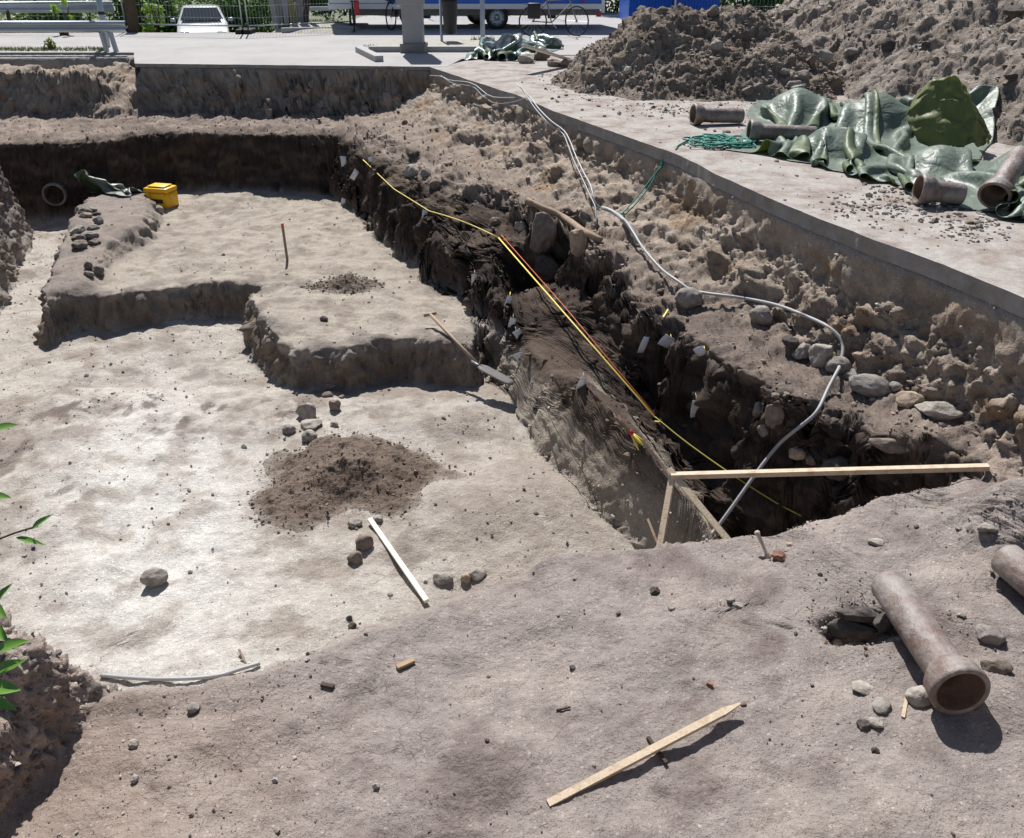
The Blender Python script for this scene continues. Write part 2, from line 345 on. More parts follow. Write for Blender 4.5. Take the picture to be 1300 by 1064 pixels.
# near ledge with the spoil bank on the left
Fz = -1.30+fbm(X*3.5, Y*3.5, None, 4, 42)*.018+.155*np.clip(X, 0, 3)+.02*np.clip(X, -3, 0)+fbm(X*.9, Y*.9, None, 3, 41)*.06
Fz = Fz+1.25*ss(2.05, .9, Y)
cr_px = [(1262,598),(1200,613),(1130,632),(1060,648),(980,664),(900,677),(840,685),(780,694),(715,706),(650,735),(560,768),(450,804),(330,853),(230,878),(130,888),(40,896)]
def fz_at(x): return -1.30+.155*min(max(x,0),3)+.02*min(x,0)
cr = []
for p in cr_px:
    z = -1.2
    for _ in range(6): q_ = P(*p, z); z = fz_at(q_[0])
    cr.append(q_[:2])
CR = cr
near_poly = [np.array([6, CR[0][1]+.2])]+cr+[np.array([-6, cr[-1][1]-.1]), np.array([-6,-2]), np.array([6,-2])]
nsd = poly_sd(X, Y, near_poly)+wob2*.22+fbm(X*2, Y*2, None, 4, 47)*.05
wid = np.interp(X, [-1.2, .3, .75, 1.2], [.62, .62, .35, .22])
drop = np.interp(X, [-1.2, .75, 1.2], [.75, .85, 1.4])
nz = np.where(nsd < 0, Fz, Fz-drop*np.clip(nsd/wid, 0, 1)**1.15)
nz = np.where(nsd > wid, -9, nz)
# left bank, a block of gravelly soil beside the camera
bk = [P(0,700,-.72)[:2], P(62,790,-.95)[:2], P(105,830,-1.1)[:2], P(135,868,-1.32)[:2], P(118,915,-1.32)[:2], P(60,978,-1.33)[:2], P(-60,1080,-1.33)[:2], np.array([-6.,1.0]), np.array([-6.,3.2]), np.array([-3.6,3.3])]
bsd = poly_sd(X, Y, bk)+fbm(X*3, Y*3, None, 3, 77)*.05
bz = np.where(bsd < 0, -1.36+np.clip(-bsd/.62, 0, 1)**.75*1.22, -9)
# floor
fl = -2.0-.07*ss(7.2, 7.9, Y)+fbm(X*.55, Y*.55, None, 3, 12)*.05+fbm(X*2.4, Y*2.4, None, 3, 15)*.018
U1 = [P(104,258,-1.63), P(84,300,-1.63), P(64,345,-1.63), P(50,386,-1.63), P(78,373,-1.63), P(140,369,-1.63), P(205,362,-1.63), P(262,353,-1.63), P(316,353,-1.63), P(330,356,-1.63),
      P(312,376,-1.63), P(330,402,-1.63), P(346,424,-1.63), P(371,441,-1.63), P(440,440,-1.63), P(500,427,-1.63), P(560,433,-1.63), P(596,440,-1.63), P(610,424,-1.72), P(622,434,-1.8), P(655,460,-1.88), P(690,440,-1.8), P(700,300,-1.8),
      np.array([0.5,15,0]), np.array([-6.0,15.2,0])]
u1 = poly_sd(X, Y, [p[:2] for p in U1])+wob2*.42+fbm(X*9, Y*9, None, 3, 33)*.022
up = np.interp(Y, [7, 9, 12, 14], [-1.62, -1.65, -1.78, -1.84])+fbm(X*1.1, Y*1.1, None, 3, 22)*.04+fbm(X*4, Y*4, None, 4, 23)*.022
uw = .10
upz = np.where(u1 < 0, up-np.clip((u1+.10)/.10, 0, 1)**2*.03, up-.03-(.42+.0*X)*np.clip(u1/uw, 0, 1)); upz = np.where(u1 > uw*1.3, -9, upz)
BK = [P(96,250,-1.60), P(181,243,-1.60), P(186,265,-1.6), P(182,294,-1.63), P(142,310,-1.6), P(120,334,-1.6), P(104,360,-1.6), P(58,370,-1.6), P(64,345,-1.6), P(76,318,-1.6)]
b1 = poly_sd(X, Y, [p[:2] for p in BK])+wob2*.35
upz = upz+np.interp(Y, [9.3, 11.6], [.07, .24])*(1-ss(-.02, .20, b1+fbm(X*6, Y*6, None, 3, 34)*.04))*(u1 < .03)
mnd = P(275,250,-1.8); upz = upz+.10*np.exp(-((X-mnd[0])**2/.5+(Y-mnd[1])**2/.35))
H = np.maximum.reduce([Rz, fz, lz, nz, bz, fl, upz])
zone = np.argmax(np.stack([Rz, fz, lz, nz, bz, fl, upz]), 0)  # 0 right 1 far 2 left 3 near 4 bank 5 floor 6 upper floor
# pit at the near right corner stays deeper than the floor
pit = (Y < 5.9) & (X > .9) & (nsd > 0) & (D > .8)
H = np.where(pit, np.maximum.reduce([Rz, nz, np.full(X.shape, -2.3)]), H)
# hollow beside the near pipe, bulge at the right rim, cavity with boulders
hp = P(1092,800,-1.08); H -= .17*np.exp(-(((X-hp[0])/.17)**4+((Y-hp[1])/.10)**4))
lp = P(1300,652,-.8); H += .24*np.exp(-(((X-lp[0])/.30)**2+((Y-lp[1])/.22)**2))
cv = P(690,318,-1.0); H -= .50*np.exp(-(((X-cv[0])/.42)**4+((Y-cv[1])/.40)**4))*(D > .75)*(zone == 0)
for (px_, py_, z_, rx_, ry_, hh) in ((600,640,-2,.6,.5,.10), (700,640,-2,.5,.5,.08), (545,540,-2,.5,.4,.05)):
    c = P(px_, py_, z_); H += hh*np.exp(-(((X-c[0])/rx_)**2+((Y-c[1])/ry_)**2))*(zone == 5)
def samp(A, x, y):
    i = np.clip((x-XS[0])/.02, 0, len(XS)-1.001); j = np.clip((y-YS[0])/.02, 0, len(YS)-1.001)
    i0 = i.astype(int); j0 = j.astype(int); fx = i-i0; fy = j-j0
    return (A[j0,i0]*(1-fx)+A[j0,i0+1]*fx)*(1-fy)+(A[j0+1,i0]*(1-fx)+A[j0+1,i0+1]*fx)*fy
# light blur against stair steps
for _ in range(2):
    H[1:-1,1:-1] = (H[1:-1,1:-1]*2+H[:-2,1:-1]+H[2:,1:-1]+H[1:-1,:-2]+H[1:-1,2:])/6
# vertex grid
NR, NC = 920, 620
yy = .85*(19.3/.85)**(np.arange(NR)/(NR-1)); yy = (yy-.85)*.86+.85+(yy-yy)*0 + (np.linspace(0, 19.3-.85, NR))*.14
gx = np.zeros((NR, NC)); gy = np.repeat(yy[:,None], NC, 1); uu = np.linspace(0, 1, NC)
xl = -7.2+(12.2-yy)*.365-1.9; xl = xl+(-10.35-xl)*ss(10.5, 14.5, yy); xr = np.where(yy < cornerY+.3, edge_x(yy)+.35, E[0,0]+.3)
gx = xl[:,None]+(xr-xl)[:,None]*uu[None]
gz = samp(H, gx, gy)
def blur(A, n, ax):
    k = np.ones(n)/n; return np.apply_along_axis(lambda v: np.convolve(np.pad(v, n//2, mode='edge'), k, 'valid')[:len(v)], ax, A)
def spread(p, z, cap):                                     # re-space positions along each row so steep parts get more vertices
    dp = np.diff(p, axis=1); r = np.minimum(np.sqrt(dp**2+np.diff(z, axis=1)**2)/np.abs(dp), cap)
    r = blur(blur(r, 7, 1), 13, 0); wgt = np.abs(dp)*r
    s_ = np.concatenate([np.zeros((len(p), 1)), np.cumsum(wgt, 1)], 1); s_ /= s_[:, -1:]
    u0 = np.concatenate([np.zeros((len(p), 1)), np.cumsum(np.abs(dp), 1)], 1); u0 /= u0[:, -1:]
    return np.stack([np.interp(u0[i], s_[i], p[i]) for i in range(len(p))])
gx = spread(gx, gz, 5.0); gz = samp(H, gx, gy)
gyT = spread(gy.T.copy(), gz.T.copy(), 7.0); gy = gyT.T
gx = np.stack([np.interp(gy[:, j], yy, gx[:, j]) for j in range(NC)], 1)
gz = samp(H, gx, gy)
zi = zone[np.clip(((gy-YS[0])/.02).astype(int), 0, len(YS)-1), np.clip(((gx-XS[0])/.02).astype(int), 0, len(XS)-1)]
Dg = samp(D, gx, gy); nsg = samp(nsd, gx, gy); u1g = samp(u1, gx, gy); b1g = samp(b1, gx, gy); eg = samp(e, gx, gy)
def normals(gx, gy, gz):
    a = np.stack([np.gradient(gx, axis=1), np.gradient(gy, axis=1), np.gradient(gz, axis=1)], -1)
    b = np.stack([np.gradient(gx, axis=0), np.gradient(gy, axis=0), np.gradient(gz, axis=0)], -1)
    n = np.cross(a, b); n /= np.linalg.norm(n, axis=-1, keepdims=True)+1e-9; return n
N0 = normals(gx, gy, gz); steep = 1-np.clip(N0[...,2], 0, 1)
x, y, z = gx, gy, gz
upper = ((zi == 0) & (gz > -.86)) | ((zi == 1) & (gz > -.9))
lower = ((zi == 0) & (gz <= -.86)) | ((zi == 1) & (gz <= -.9)) | (zi == 2)
am = np.where(upper, .075, 0)+np.where(lower, .05, 0)+np.where(zi == 4, .05, 0)+np.where(zi == 3, .006+steep*.02+.020*ss(1.3, 2.2, gx)*ss(2.7, 3.2, gy)*ss(-.2, .3, fbm(gx*1.5, gy*1.5, gz, 2, 57)), 0)+np.where(zi >= 5, .008+steep*.055, 0)
am = am*(.40+.60*ss(.02, .35, steep)); cutf = (zi == 0)*ss(1.35, 1.5, Dg)*ss(8.2, 7.2, gy)*ss(-1.15, -1.35, gz); am = am*(1-.8*cutf)
am = np.where(Dg < .06, am*np.clip(Dg/.06, 0, 1), am); am = np.where((gy > far_y(gx)-.02), 0, am)
lump = fbm(x*3.2, y*3.2, z*3.2, 2, 51)*1.2+np.abs(fbm(x*6.5, y*6.5, z*5, 4, 61))*1.3-.5
clod = (.32-np.abs(fbm(x*8, y*8, z*8, 4, 55, .6)))*1.5*ss(-.15, .35, pn(x*2.1, y*2.1, z*2.1, 99)+.1)
clod2 = (.3-np.abs(fbm(x*24, y*24, z*24, 3, 56, .6)))*1.6
disp = am*(lump*1.35+clod*.6+clod2*.38)
strat = fbm(x*1.2, y*1.2, z*16, 3, 71)*(lower)*.03*ss(.2, .6, steep)*(1-.7*cutf)
fine = (fbm(x*9, y*9, z*9, 4, 81)*.008+fbm(x*32, y*32, z*32, 2, 85)*.005+fbm(x*2.5, y*2.5, z*2.5, 3, 83)*.018*np.isin(zi, (3,5,6))+fbm(x*1.1, y*1.1, z, 3, 84)*.03*(zi == 3))*(Dg > .03)
disp = disp+strat+fine
gx = gx+N0[...,0]*disp; gy = gy+N0[...,1]*disp; gz = gz+N0[...,2]*disp
# ---- colours of the soil itself
def C(r, g, b): return np.array([r, g, b])
def mixc(a, b, t): return a+(b-a)*t[...,None]
n1 = fbm(x*.8, y*.8, z*.8, 4, 101); n2 = fbm(x*3, y*3, z*3, 4, 111); n3 = fbm(x*9, y*9, z*9, 3, 121)
sand = mixc(np.broadcast_to(C(.38,.315,.255), x.shape+(3,)), C(.27,.215,.17), ss(-.3, .4, n2))
sand = mixc(sand, C(.30,.20,.12), ss(.25, .7, fbm(x*1.5, y*1.5, z*4, 3, 131))*.7)
shelf = mixc(np.broadcast_to(C(.22,.175,.145), x.shape+(3,)), C(.32,.26,.215), ss(-.2, .5, n2+.3*n1))
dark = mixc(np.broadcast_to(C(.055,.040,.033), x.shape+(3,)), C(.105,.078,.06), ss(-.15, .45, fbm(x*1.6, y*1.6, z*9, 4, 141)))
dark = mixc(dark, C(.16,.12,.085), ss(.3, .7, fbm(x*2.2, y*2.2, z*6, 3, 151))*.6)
pale = mixc(np.broadcast_to(C(.43,.39,.345), x.shape+(3,)), C(.30,.255,.215), ss(-.1, .55, n2*.8+n1*.5+n3*.25))
pale = mixc(pale, C(.25,.21,.18), .8*ss(.22, .62, fbm(x*1.0+5, y*1.0, z, 5, 161, .62)+np.where((x < -2.6) & (y < 9), .22, 0)+np.where((y > 6.6) & (y < 8) , .12, 0)))
whit = np.exp(-((((x-P(190,640,-2)[0])*.94+(y-P(190,640,-2)[1])*.34)/.75)**2+((y-P(200,660,-2)[1])/2.1)**2))
pale = mixc(pale, C(.31,.265,.225), ss(-1.7, .2, x)*.8*ss(-.7, .2, n1+n2*.5)+.0*x)
pale = mixc(pale, C(.60,.575,.53), np.clip(whit*1.25, 0, 1)*(.35+.65*ss(.5, -.1, n2+n3*.3)))
upf = mixc(np.broadcast_to(C(.37,.325,.27), x.shape+(3,)), C(.27,.23,.19), ss(-.2, .5, n2+n3*.4))
upf = mixc(upf, C(.24,.20,.175), (1-ss(-.1, .35, b1g))*.7+ss(.3, .7, n1)*.3)
gry = mixc(np.broadcast_to(C(.30,.258,.235), x.shape+(3,)), C(.205,.168,.152), ss(-.15, .5, n2*.7+n1*.6+n3*.3))
gry = mixc(gry, C(.36,.31,.275), ss(.05, .55, fbm(x*1.3, y*1.3, z, 5, 171, .6))*.7)
gry = mixc(gry, C(.31,.24,.195), ss(-.4, -1.8, x)*ss(3.4, 2.6, y)*.7)
W_ = []
for k in range(7):
    A_ = (zone == k).astype(float)
    for _ in range(2): A_[1:-1,1:-1] = (A_[1:-1,1:-1]*2+A_[:-2,1:-1]+A_[2:,1:-1]+A_[1:-1,:-2]+A_[1:-1,2:])/6
    W_.append(samp(A_, x, y))
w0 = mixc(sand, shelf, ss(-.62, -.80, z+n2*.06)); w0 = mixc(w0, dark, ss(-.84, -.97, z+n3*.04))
stones_ = ss(.30, .5, fbm(x*4, y*4, z*7, 3, 191)); farw = mixc(w0, C(.15,.115,.09), stones_*(z < -1.2)*.6)
band = ss(-1.42, -1.62, z+n2*.12+.06*(y-6))*ss(9.0, 8.2, y)*ss(1.3, 1.45, Dg)
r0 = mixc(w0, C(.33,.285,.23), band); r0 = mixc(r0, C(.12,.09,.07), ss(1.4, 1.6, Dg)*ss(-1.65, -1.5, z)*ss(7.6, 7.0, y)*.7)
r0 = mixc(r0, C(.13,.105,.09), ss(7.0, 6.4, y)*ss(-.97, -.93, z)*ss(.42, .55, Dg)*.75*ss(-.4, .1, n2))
r2 = mixc(mixc(shelf, C(.30,.26,.22), ss(-.2, .3, n2)), C(.13,.11,.1), ss(.0, .5, n1+n3*.4)*.8)
r3 = mixc(gry, pale, ss(-.02, .34, nsg+n2*.16+n3*.05)*ss(1.0, .8, x))
r4 = mixc(np.broadcast_to(C(.33,.265,.225), x.shape+(3,)), C(.44,.37,.32), ss(-.2, .4, n2))
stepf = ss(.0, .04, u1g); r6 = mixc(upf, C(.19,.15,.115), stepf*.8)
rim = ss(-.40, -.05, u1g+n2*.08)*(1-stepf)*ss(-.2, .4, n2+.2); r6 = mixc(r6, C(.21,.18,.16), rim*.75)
# grass-like dark smears of trampled charcoal on the floor beside the step and by the left wall
sm = ss(.15, .5, fbm(x*2.2+3, y*2.2, z, 5, 231, .65))*(np.exp(-(((x+2.6)/1.7)**2+((y-7.1)/.6)**2))+np.exp(-(((x+3.9)/.8)**2+((y-6.3)/1.8)**2)))
pale = mixc(pale, C(.15,.12,.105), np.clip(sm, 0, 1)*.8)
tot = sum(W_)+1e-6
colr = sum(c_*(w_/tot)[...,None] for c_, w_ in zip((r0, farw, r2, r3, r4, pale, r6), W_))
colr = np.where(((gy > far_y(gx)) | (Dg < 0))[...,None], C(.3,.28,.26), colr)
verts = np.stack([gx, gy, gz], -1).reshape(-1, 3)
ii = np.arange(NR*NC).reshape(NR, NC)
quads = np.stack([ii[:-1,:-1], ii[:-1,1:], ii[1:,1:], ii[1:,:-1]], -1).reshape(-1, 4)
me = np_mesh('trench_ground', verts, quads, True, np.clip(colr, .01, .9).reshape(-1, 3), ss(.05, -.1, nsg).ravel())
terrain = attrs(link('trench_ground', me, M['soil']), kind='structure')
terrain['label'] = 'excavated earth trench with pale clay floor, dark soil walls and grey trampled rim'
BVH = BVHTree.FromPolygons(verts.tolist(), quads.tolist())
def G(px, py, lift=0.0):                                   # where the line of sight meets the ground
    d = Vector(ray(px, py)); dn = d.normalized(); o = Vector((0,0,CH))
    h = BVH.ray_cast(o, dn); p0 = Vector(P(px, py, 0.0)) if d.z < -1e-4 else None
    if p0 is not None and (p0.x > edge_x(p0.y) or p0.y > float(far_y(p0.x))): return p0+Vector((0,0,lift))
    if h[0] is None: return (p0 or Vector((0,0,0)))+Vector((0,0,lift))
    return h[0]+Vector((0,0,lift))
def ground_z(x, y):
    if x > edge_x(y) or y > float(far_y(x)): return 0.0
    h = BVH.ray_cast(Vector((x, y, 3)), Vector((0,0,-1))); return h[0].z if h[0] else 0.0

# ---- the ground round the trench, out to the horizon
mb = MB(); zg = -.12
L = [(float(a), float(b)) for a, b in zip(xl[::40], yy[::40])]+[(float(xl[-1]), float(yy[-1]))]
Rr = [(float(a), float(b)) for a, b in zip(xr[::40], yy[::40])]+[(float(xr[-1]), float(yy[-1]))]
for S, far in ((L, -400), (Rr, 400)):
    for (a, b) in zip(S[:-1], S[1:]):
        vs = [(a[0], a[1], zg), (b[0], b[1], zg), (far, b[1], zg), (far, a[1], zg)]
        mb.add(vs, [(0,1,2,3) if far > 0 else (3,2,1,0)])
mb.add([(-400,yy[-1],zg),(-70,yy[-1],zg),(-70,109.3,zg),(-400,109.3,zg)], [(0,1,2,3)]); mb.add([(70,yy[-1],zg),(400,yy[-1],zg),(400,109.3,zg),(70,109.3,zg)], [(0,1,2,3)]); mb.add([(-400,109.3,zg-.02),(400,109.3,zg-.02),(400,900,zg),(-400,900,zg)], [(0,1,2,3)])
mb.add([(-400,-200,zg),(400,-200,zg),(400,yy[0],zg),(-400,yy[0],zg)], [(0,1,2,3)])
M['groundfar'] = mat('verge_soil', (.2,.19,.13), .95, col2=(.12,.16,.05), vscale=1, vary=.2, bump=.02, bscale=20)
attrs(mb.build('ground', M['groundfar'], origin=(0,0,0)), kind='structure')

def prism(name, outline, ztop, zbot, mtop, mside, jit=0.0):
    n = len(outline); V = [(p[0], p[1], ztop) for p in outline]+[(p[0]+(random.uniform(-jit, jit)), p[1], zbot) for p in outline]
    fs = [tuple(range(n))]+[(i, i+n, (i+1) % n+n, (i+1) % n) for i in range(n)]
    me = bpy.data.meshes.new(name); me.from_pydata([tuple(map(float, v)) for v in V], [], fs); me.update()
    me.materials.append(mtop); me.materials.append(mside)
    for i, p in enumerate(me.polygons): p.material_index = 0 if i == 0 else 1
    o = bpy.data.objects.new(name, me); COL.objects.link(o); return o
# right pavement slab with a slightly chipped edge
cut = []
for i in range(len(E)-1):
    a, b = E[i], E[i+1]; L_ = np.linalg.norm(b-a); k = max(2, int(L_/.07)); t_ = (b-a)/L_; nn = np.array([-t_[1], t_[0]])
    for j in range(k):
        p = a+(b-a)*j/k; r = pn(np.array([p[1]*2.]), np.array([3.1]))[0]*.02+pn(np.array([p[1]*9.]), np.array([7.1]))[0]*.010
        cut.append(p+nn*r)
pave = [tuple(p) for p in cut]+[(6,-1.5),(30,-1.5),(30,19.6),(E[0,0]+.9,19.6-1.9),(E[0,0]+.25,cornerY+.15)]
pv = prism('pavement', pave[::-1], 0.0, -.115, M['pave'], M['slabedge'], .004); attrs(pv, 'dusty concrete pavement slab along the right side of the trench', kind='structure')
# far road: thin asphalt crust
fe = []
xa = np.linspace(FE[1][0], FE[2][0]+.3, 90)
for xx in xa: fe.append((xx, float(np.interp(xx, [FE[1][0], FE[2][0]], [FE[1][1], FE[2][1]]))+pn(np.array([xx*3.]), np.array([1.2]))[0]*.03+pn(np.array([xx*14.]), np.array([1.2]))[0]*.012))
pl = P(170,67); 
road = [(-40,18.5),(pl[0]-.0,pl[1]),(fe[0][0]-.03, fe[0][1]+.03)]+fe+[(E[0,0]+.5,17.2),(E[0,0]+.95,17.9),(30,17.9),(60,45),(-3.6,45),(-5.0,23.1),(-40,22.9)]
rd = prism('road', road, .004, -.055, M['asphalt'], M['slabedge']); attrs(rd, kind='structure')
print('TERRAIN ok', len(verts))
#--OBJECTS--
# ================================================================== HEAPS OF SOIL
def heap(name, label, cat, cx, cy, hf, ext, res, c1, c2, amp, seed, zoff=-.03, group=None, kind=None, base=None, warp=1., rimc=None):
    x0, x1, y0, y1 = ext; a = np.arange(x0, x1, res); b = np.arange(y0, y1, res); X_, Y_ = np.meshgrid(a, b)
    wx = X_+fbm(X_*1.3, Y_*1.3, None, 3, seed)*.25*amp*warp; wy = Y_+fbm(X_*1.3+9, Y_*1.3, None, 3, seed+1)*.25*amp*warp
    Hh = hf(wx, wy)
    if base is None: bz_ = np.zeros_like(Hh)
    else: bz_ = np.vectorize(ground_z)(X_, Y_)
    Z_ = bz_+zoff+Hh; m_ = ss(.0, .12*amp+.02, Hh)
    N_ = normals(X_, Y_, Z_)
    d_ = amp*(fbm(X_*2.2, Y_*2.2, Z_*2.2, 3, seed+2)*.10+(np.abs(fbm(X_*5, Y_*5, Z_*5, 4, seed+3))-.3)*.10
         +(.3-np.abs(fbm(X_*9/amp**.5, Y_*9/amp**.5, Z_*9/amp**.5, 4, seed+4, .6)))*.07*ss(-.3, .3, pn(X_*1.7, Y_*1.7, Z_*1.7, seed+7))
         +(.3-np.abs(fbm(X_*26/amp**.5, Y_*26/amp**.5, Z_*26/amp**.5, 3, seed+5, .6)))*.04)*m_
    V = np.stack([X_+N_[...,0]*d_, Y_+N_[...,1]*d_, Z_+N_[...,2]*d_], -1)
    n_ = fbm(X_*1.8, Y_*1.8, Z_*1.8, 4, seed+8); n__ = fbm(X_*12, Y_*12, Z_*12, 2, seed+9)
    cc = mixc(np.broadcast_to(C(*c1), X_.shape+(3,)), C(*c2), ss(-.3, .4, n_+n__*.4))
    if rimc is not None: cc = mixc(cc, C(*rimc), ss(.045, .0, Hh+n__*.02))
    ny_, nx_ = X_.shape; idx = np.arange(ny_*nx_).reshape(ny_, nx_)
    q_ = np.stack([idx[:-1,:-1], idx[:-1,1:], idx[1:,1:], idx[1:,:-1]], -1)
    keep = (Hh > .002)[:-1,:-1] | (Hh > .002)[1:,1:] | (Hh > .002)[:-1,1:] | (Hh > .002)[1:,:-1]; q_ = q_[keep]
    us = np.unique(q_); mp = np.full(ny_*nx_, -1); mp[us] = np.arange(len(us))
    Vv = V.reshape(-1,3)[us]-np.array([cx, cy, 0]); me_ = np_mesh(name, Vv, mp[q_], True, np.clip(cc.reshape(-1,3)[us], .01, .9))
    o = link(name, me_, M['clods'], None, (cx, cy, 0)); attrs(o, label, cat, group, kind)
    return o, V.reshape(-1,3)[us], mp[q_]
c0 = (2.72, 14.0)
def h_mid(x, y):
    dx = np.maximum(np.abs(x-c0[0])-.72, 0); dy = np.abs(y-c0[1]); r = np.sqrt(dx**2+(dy*.78)**2)
    return np.clip(1.20-r*.80+.06*(x-2.7), -1, 1.03)
SH = 'spoil heaps beside the trench'
midheap, mhV, mhF = heap('spoil_heap', 'dark brown cone of dug soil in front of the blue container', 'soil heap', c0[0], c0[1], h_mid, (.2, 5.6, 11.6, 16.6), .024, (.31,.255,.21), (.21,.17,.135), 1.0, 300, group=SH)
def h_big(x, y):
    d = seg_d(x, y, (8.0, 17.5), (9.6, 7.0)); return np.clip(2.9-d*.70, -1, 2.75)
bigheap, bhV, bhF = heap('spoil_heap', 'high pale grey brown bank of dug soil rising behind the large green tarpaulin', 'soil heap', 7.5, 12, h_big, (3.2, 10.2, 5.0, 20.5), .027, (.34,.29,.25), (.24,.20,.17), .95, 400, group=SH)
def cone(cx, cy, rx, ry, h, p=1.0):
    return lambda x, y: h*(1-np.sqrt(((x-cx)/rx)**2+((y-cy)/ry)**2)*p)*1.0
g = G(446, 612); sp1, s1V, _ = heap('soil_pile', 'low crumbly pile of dark brown soil on the pale trench floor', 'soil pile', g.x, g.y, cone(g.x, g.y, .84, .66, .25), (g.x-1., g.x+1., g.y-.9, g.y+.9), .011, (.165,.125,.098), (.225,.175,.14), .34, 500, -.012, 'small soil piles in the trench', base=1, warp=3, rimc=(.34,.295,.25))
g = G(438, 362); sp2, s2V, _ = heap('soil_pile', 'small grey brown soil pile on the raised floor left of the spade', 'soil pile', g.x, g.y, cone(g.x, g.y, .44, .36, .15), (g.x-.7, g.x+.8, g.y-.6, g.y+.6), .014, (.16,.125,.10), (.22,.18,.145), .30, 600, -.012, 'small soil piles in the trench', base=1, warp=2.5, rimc=(.33,.28,.235))

# ================================================================== STONES
def ico(sub):
    bm = bmesh.new(); bmesh.ops.create_icosphere(bm, subdivisions=sub, radius=1); bm.verts.index_update()
    V = np.array([v.co[:] for v in bm.verts]); Ff = np.array([[v.index for v in f.verts] for f in bm.faces]); bm.free(); return V, Ff
IC = {k: ico(k) for k in (1, 2, 4)}
ROCKC = {'grey': ((.29,.265,.24), (.21,.185,.165)), 'pale': ((.38,.345,.30), (.28,.25,.215)), 'brown': ((.24,.195,.165), (.17,.135,.11)), 'dark': ((.11,.095,.085), (.07,.06,.055)),
         'red': ((.30,.14,.10), (.22,.12,.09)), 'buff': ((.42,.33,.24), (.32,.25,.19)), 'soil': ((.20,.155,.125), (.14,.105,.085))}
def rock_mesh(name, size, seed, kind, ang, sub=4):
    V, Ff = IC[sub]; r_ = np.random.default_rng(seed); V = V.copy()
    ang = min(1, ang+.25)
    for _ in range(int(6+ang*9)):                           # planar facets
        n_ = r_.normal(size=3); n_ /= np.linalg.norm(n_); h_ = r_.uniform(.62, .9) if ang > .4 else r_.uniform(.8, .98)
        d_ = V@n_; V -= np.outer(np.clip(d_-h_, 0, None)*(.75+.25*ang), n_)
    n_ = fbm(V[:,0]*1.6, V[:,1]*1.6, V[:,2]*1.6, 4, seed); V *= (1+.13*n_+.03*fbm(V[:,0]*7, V[:,1]*7, V[:,2]*7, 2, seed+3))[:,None]
    V *= np.array(size)/2
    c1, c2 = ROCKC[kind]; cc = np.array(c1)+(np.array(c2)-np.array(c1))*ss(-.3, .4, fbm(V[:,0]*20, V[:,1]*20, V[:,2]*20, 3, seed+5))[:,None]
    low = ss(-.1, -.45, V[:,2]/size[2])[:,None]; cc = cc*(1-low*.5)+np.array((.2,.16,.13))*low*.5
    return np_mesh(name, V, Ff, True, np.clip(cc, .02, .9))
rk = [0]
def stone(px, py, wpx, label, kind='grey', ang=.3, asp=(.8,.62), group=None, rotz=None, name='stone', cat='stone', sink=.30, tilt=0, at=None):
    rk[0] += 1; g_ = at if at is not None else G(px, py); g_ = Vector(g_); t_ = (g_-Vector((0,0,CH))).length
    wd = wpx*t_/F; size = (wd, wd*asp[0], wd*asp[1])
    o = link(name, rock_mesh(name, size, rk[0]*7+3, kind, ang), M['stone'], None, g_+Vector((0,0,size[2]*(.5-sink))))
    o.rotation_euler = (tilt, random.uniform(-.12,.12), random.uniform(-.6,.6) if rotz is None else rotz)
    return attrs(o, label, cat, group)
SR = 'row of stones on the dark ledge below the pavement'
stone(874,384,34,'round grey stone high on the ledge, leftmost of the row and under the grey hose','grey',.1,(.8,.8),SR)
stone(966,406,32,'grey cobble with a deep shadow just below the grey hose on the ledge','grey',.2,(.9,.8),SR)
stone(1003,436,20,'small dark cobble between the shaded cobble and the pair of upright stones','dark',.3,(.8,.8),SR)
stone(1020,452,30,'pointed grey stone left of the tall upright block in the row','grey',.7,(.8,.9),SR,tilt=.2)
stone(1043,460,34,'tall upright pale block in the middle of the stone row','pale',.6,(.8,1.15),SR)
stone(1063,470,30,'round stone crossed by the bend of the grey hose','grey',.1,(.85,.85),SR)
stone(1080,481,34,'low flat stone right of the one crossed by the hose','grey',.4,(.7,.5),SR)
stone(1104,495,48,'large smooth oblong cobble alone in the row','grey',.15,(.7,.58),SR)
stone(1136,494,18,'little grey stone tucked behind the large oblong cobble','grey',.3,(.8,.7),SR)
stone(1156,512,34,'square buff stone touching the long slab at the right of the row','buff',.6,(.8,.7),SR,rotz=-.2)
stone(1190,526,56,'long pale slab of rock at the right end of the row','pale',.8,(.45,.4),SR,rotz=-.45)
stone(1130,570,50,'long slanting stone sticking out of the dark hollow','brown',.6,(.42,.4),'stones in the dark pit wall',rotz=-.5,tilt=.1)
WS = 'stones in the dark pit wall'
def wstone(px, py, w_, label, kind, asp, **k):
    g_ = G(px, py); return stone(px, py, w_, label, kind, .3, asp, WS, at=(g_.x, g_.y, g_.z-.04), **k)
wstone(965,520,20,'small round grey stone in the dark wall left of the taller leaf shaped stone','grey',(.8,1.2))
wstone(982,528,26,'leaf shaped upright stone set in the dark wall','brown',(.7,1.5))
wstone(970,545,15,'thin pale stone at the foot of the leaf shaped stone','brown',(.8,1.5))
wstone(1012,572,22,'knobbly brown stone in the shade above the wooden rail','buff',(.8,.7))
wstone(1030,580,20,'bumpy brown stone right beside the knobbly one above the rail','brown',(.8,.7))
wstone(1068,594,40,'large dark boulder half hidden in the shade above the rail','dark',(.8,.8))
CV = 'boulders in the cavity under the crust'
wstone(690,306,44,'big upright grey boulder in the cavity of the right wall','brown',(.6,1.35))['group'] = CV
wstone(694,342,38,'round dark blue grey boulder below the big upright one','dark',(.8,.95))['group'] = CV
wstone(661,292,20,'tilted flat pinkish stone at the left of the cavity','pale',(.6,1.2))['group'] = CV
wstone(628,285,18,'reddish stone left of the cavity in the dark wall','brown',(.7,1.1))['group'] = CV
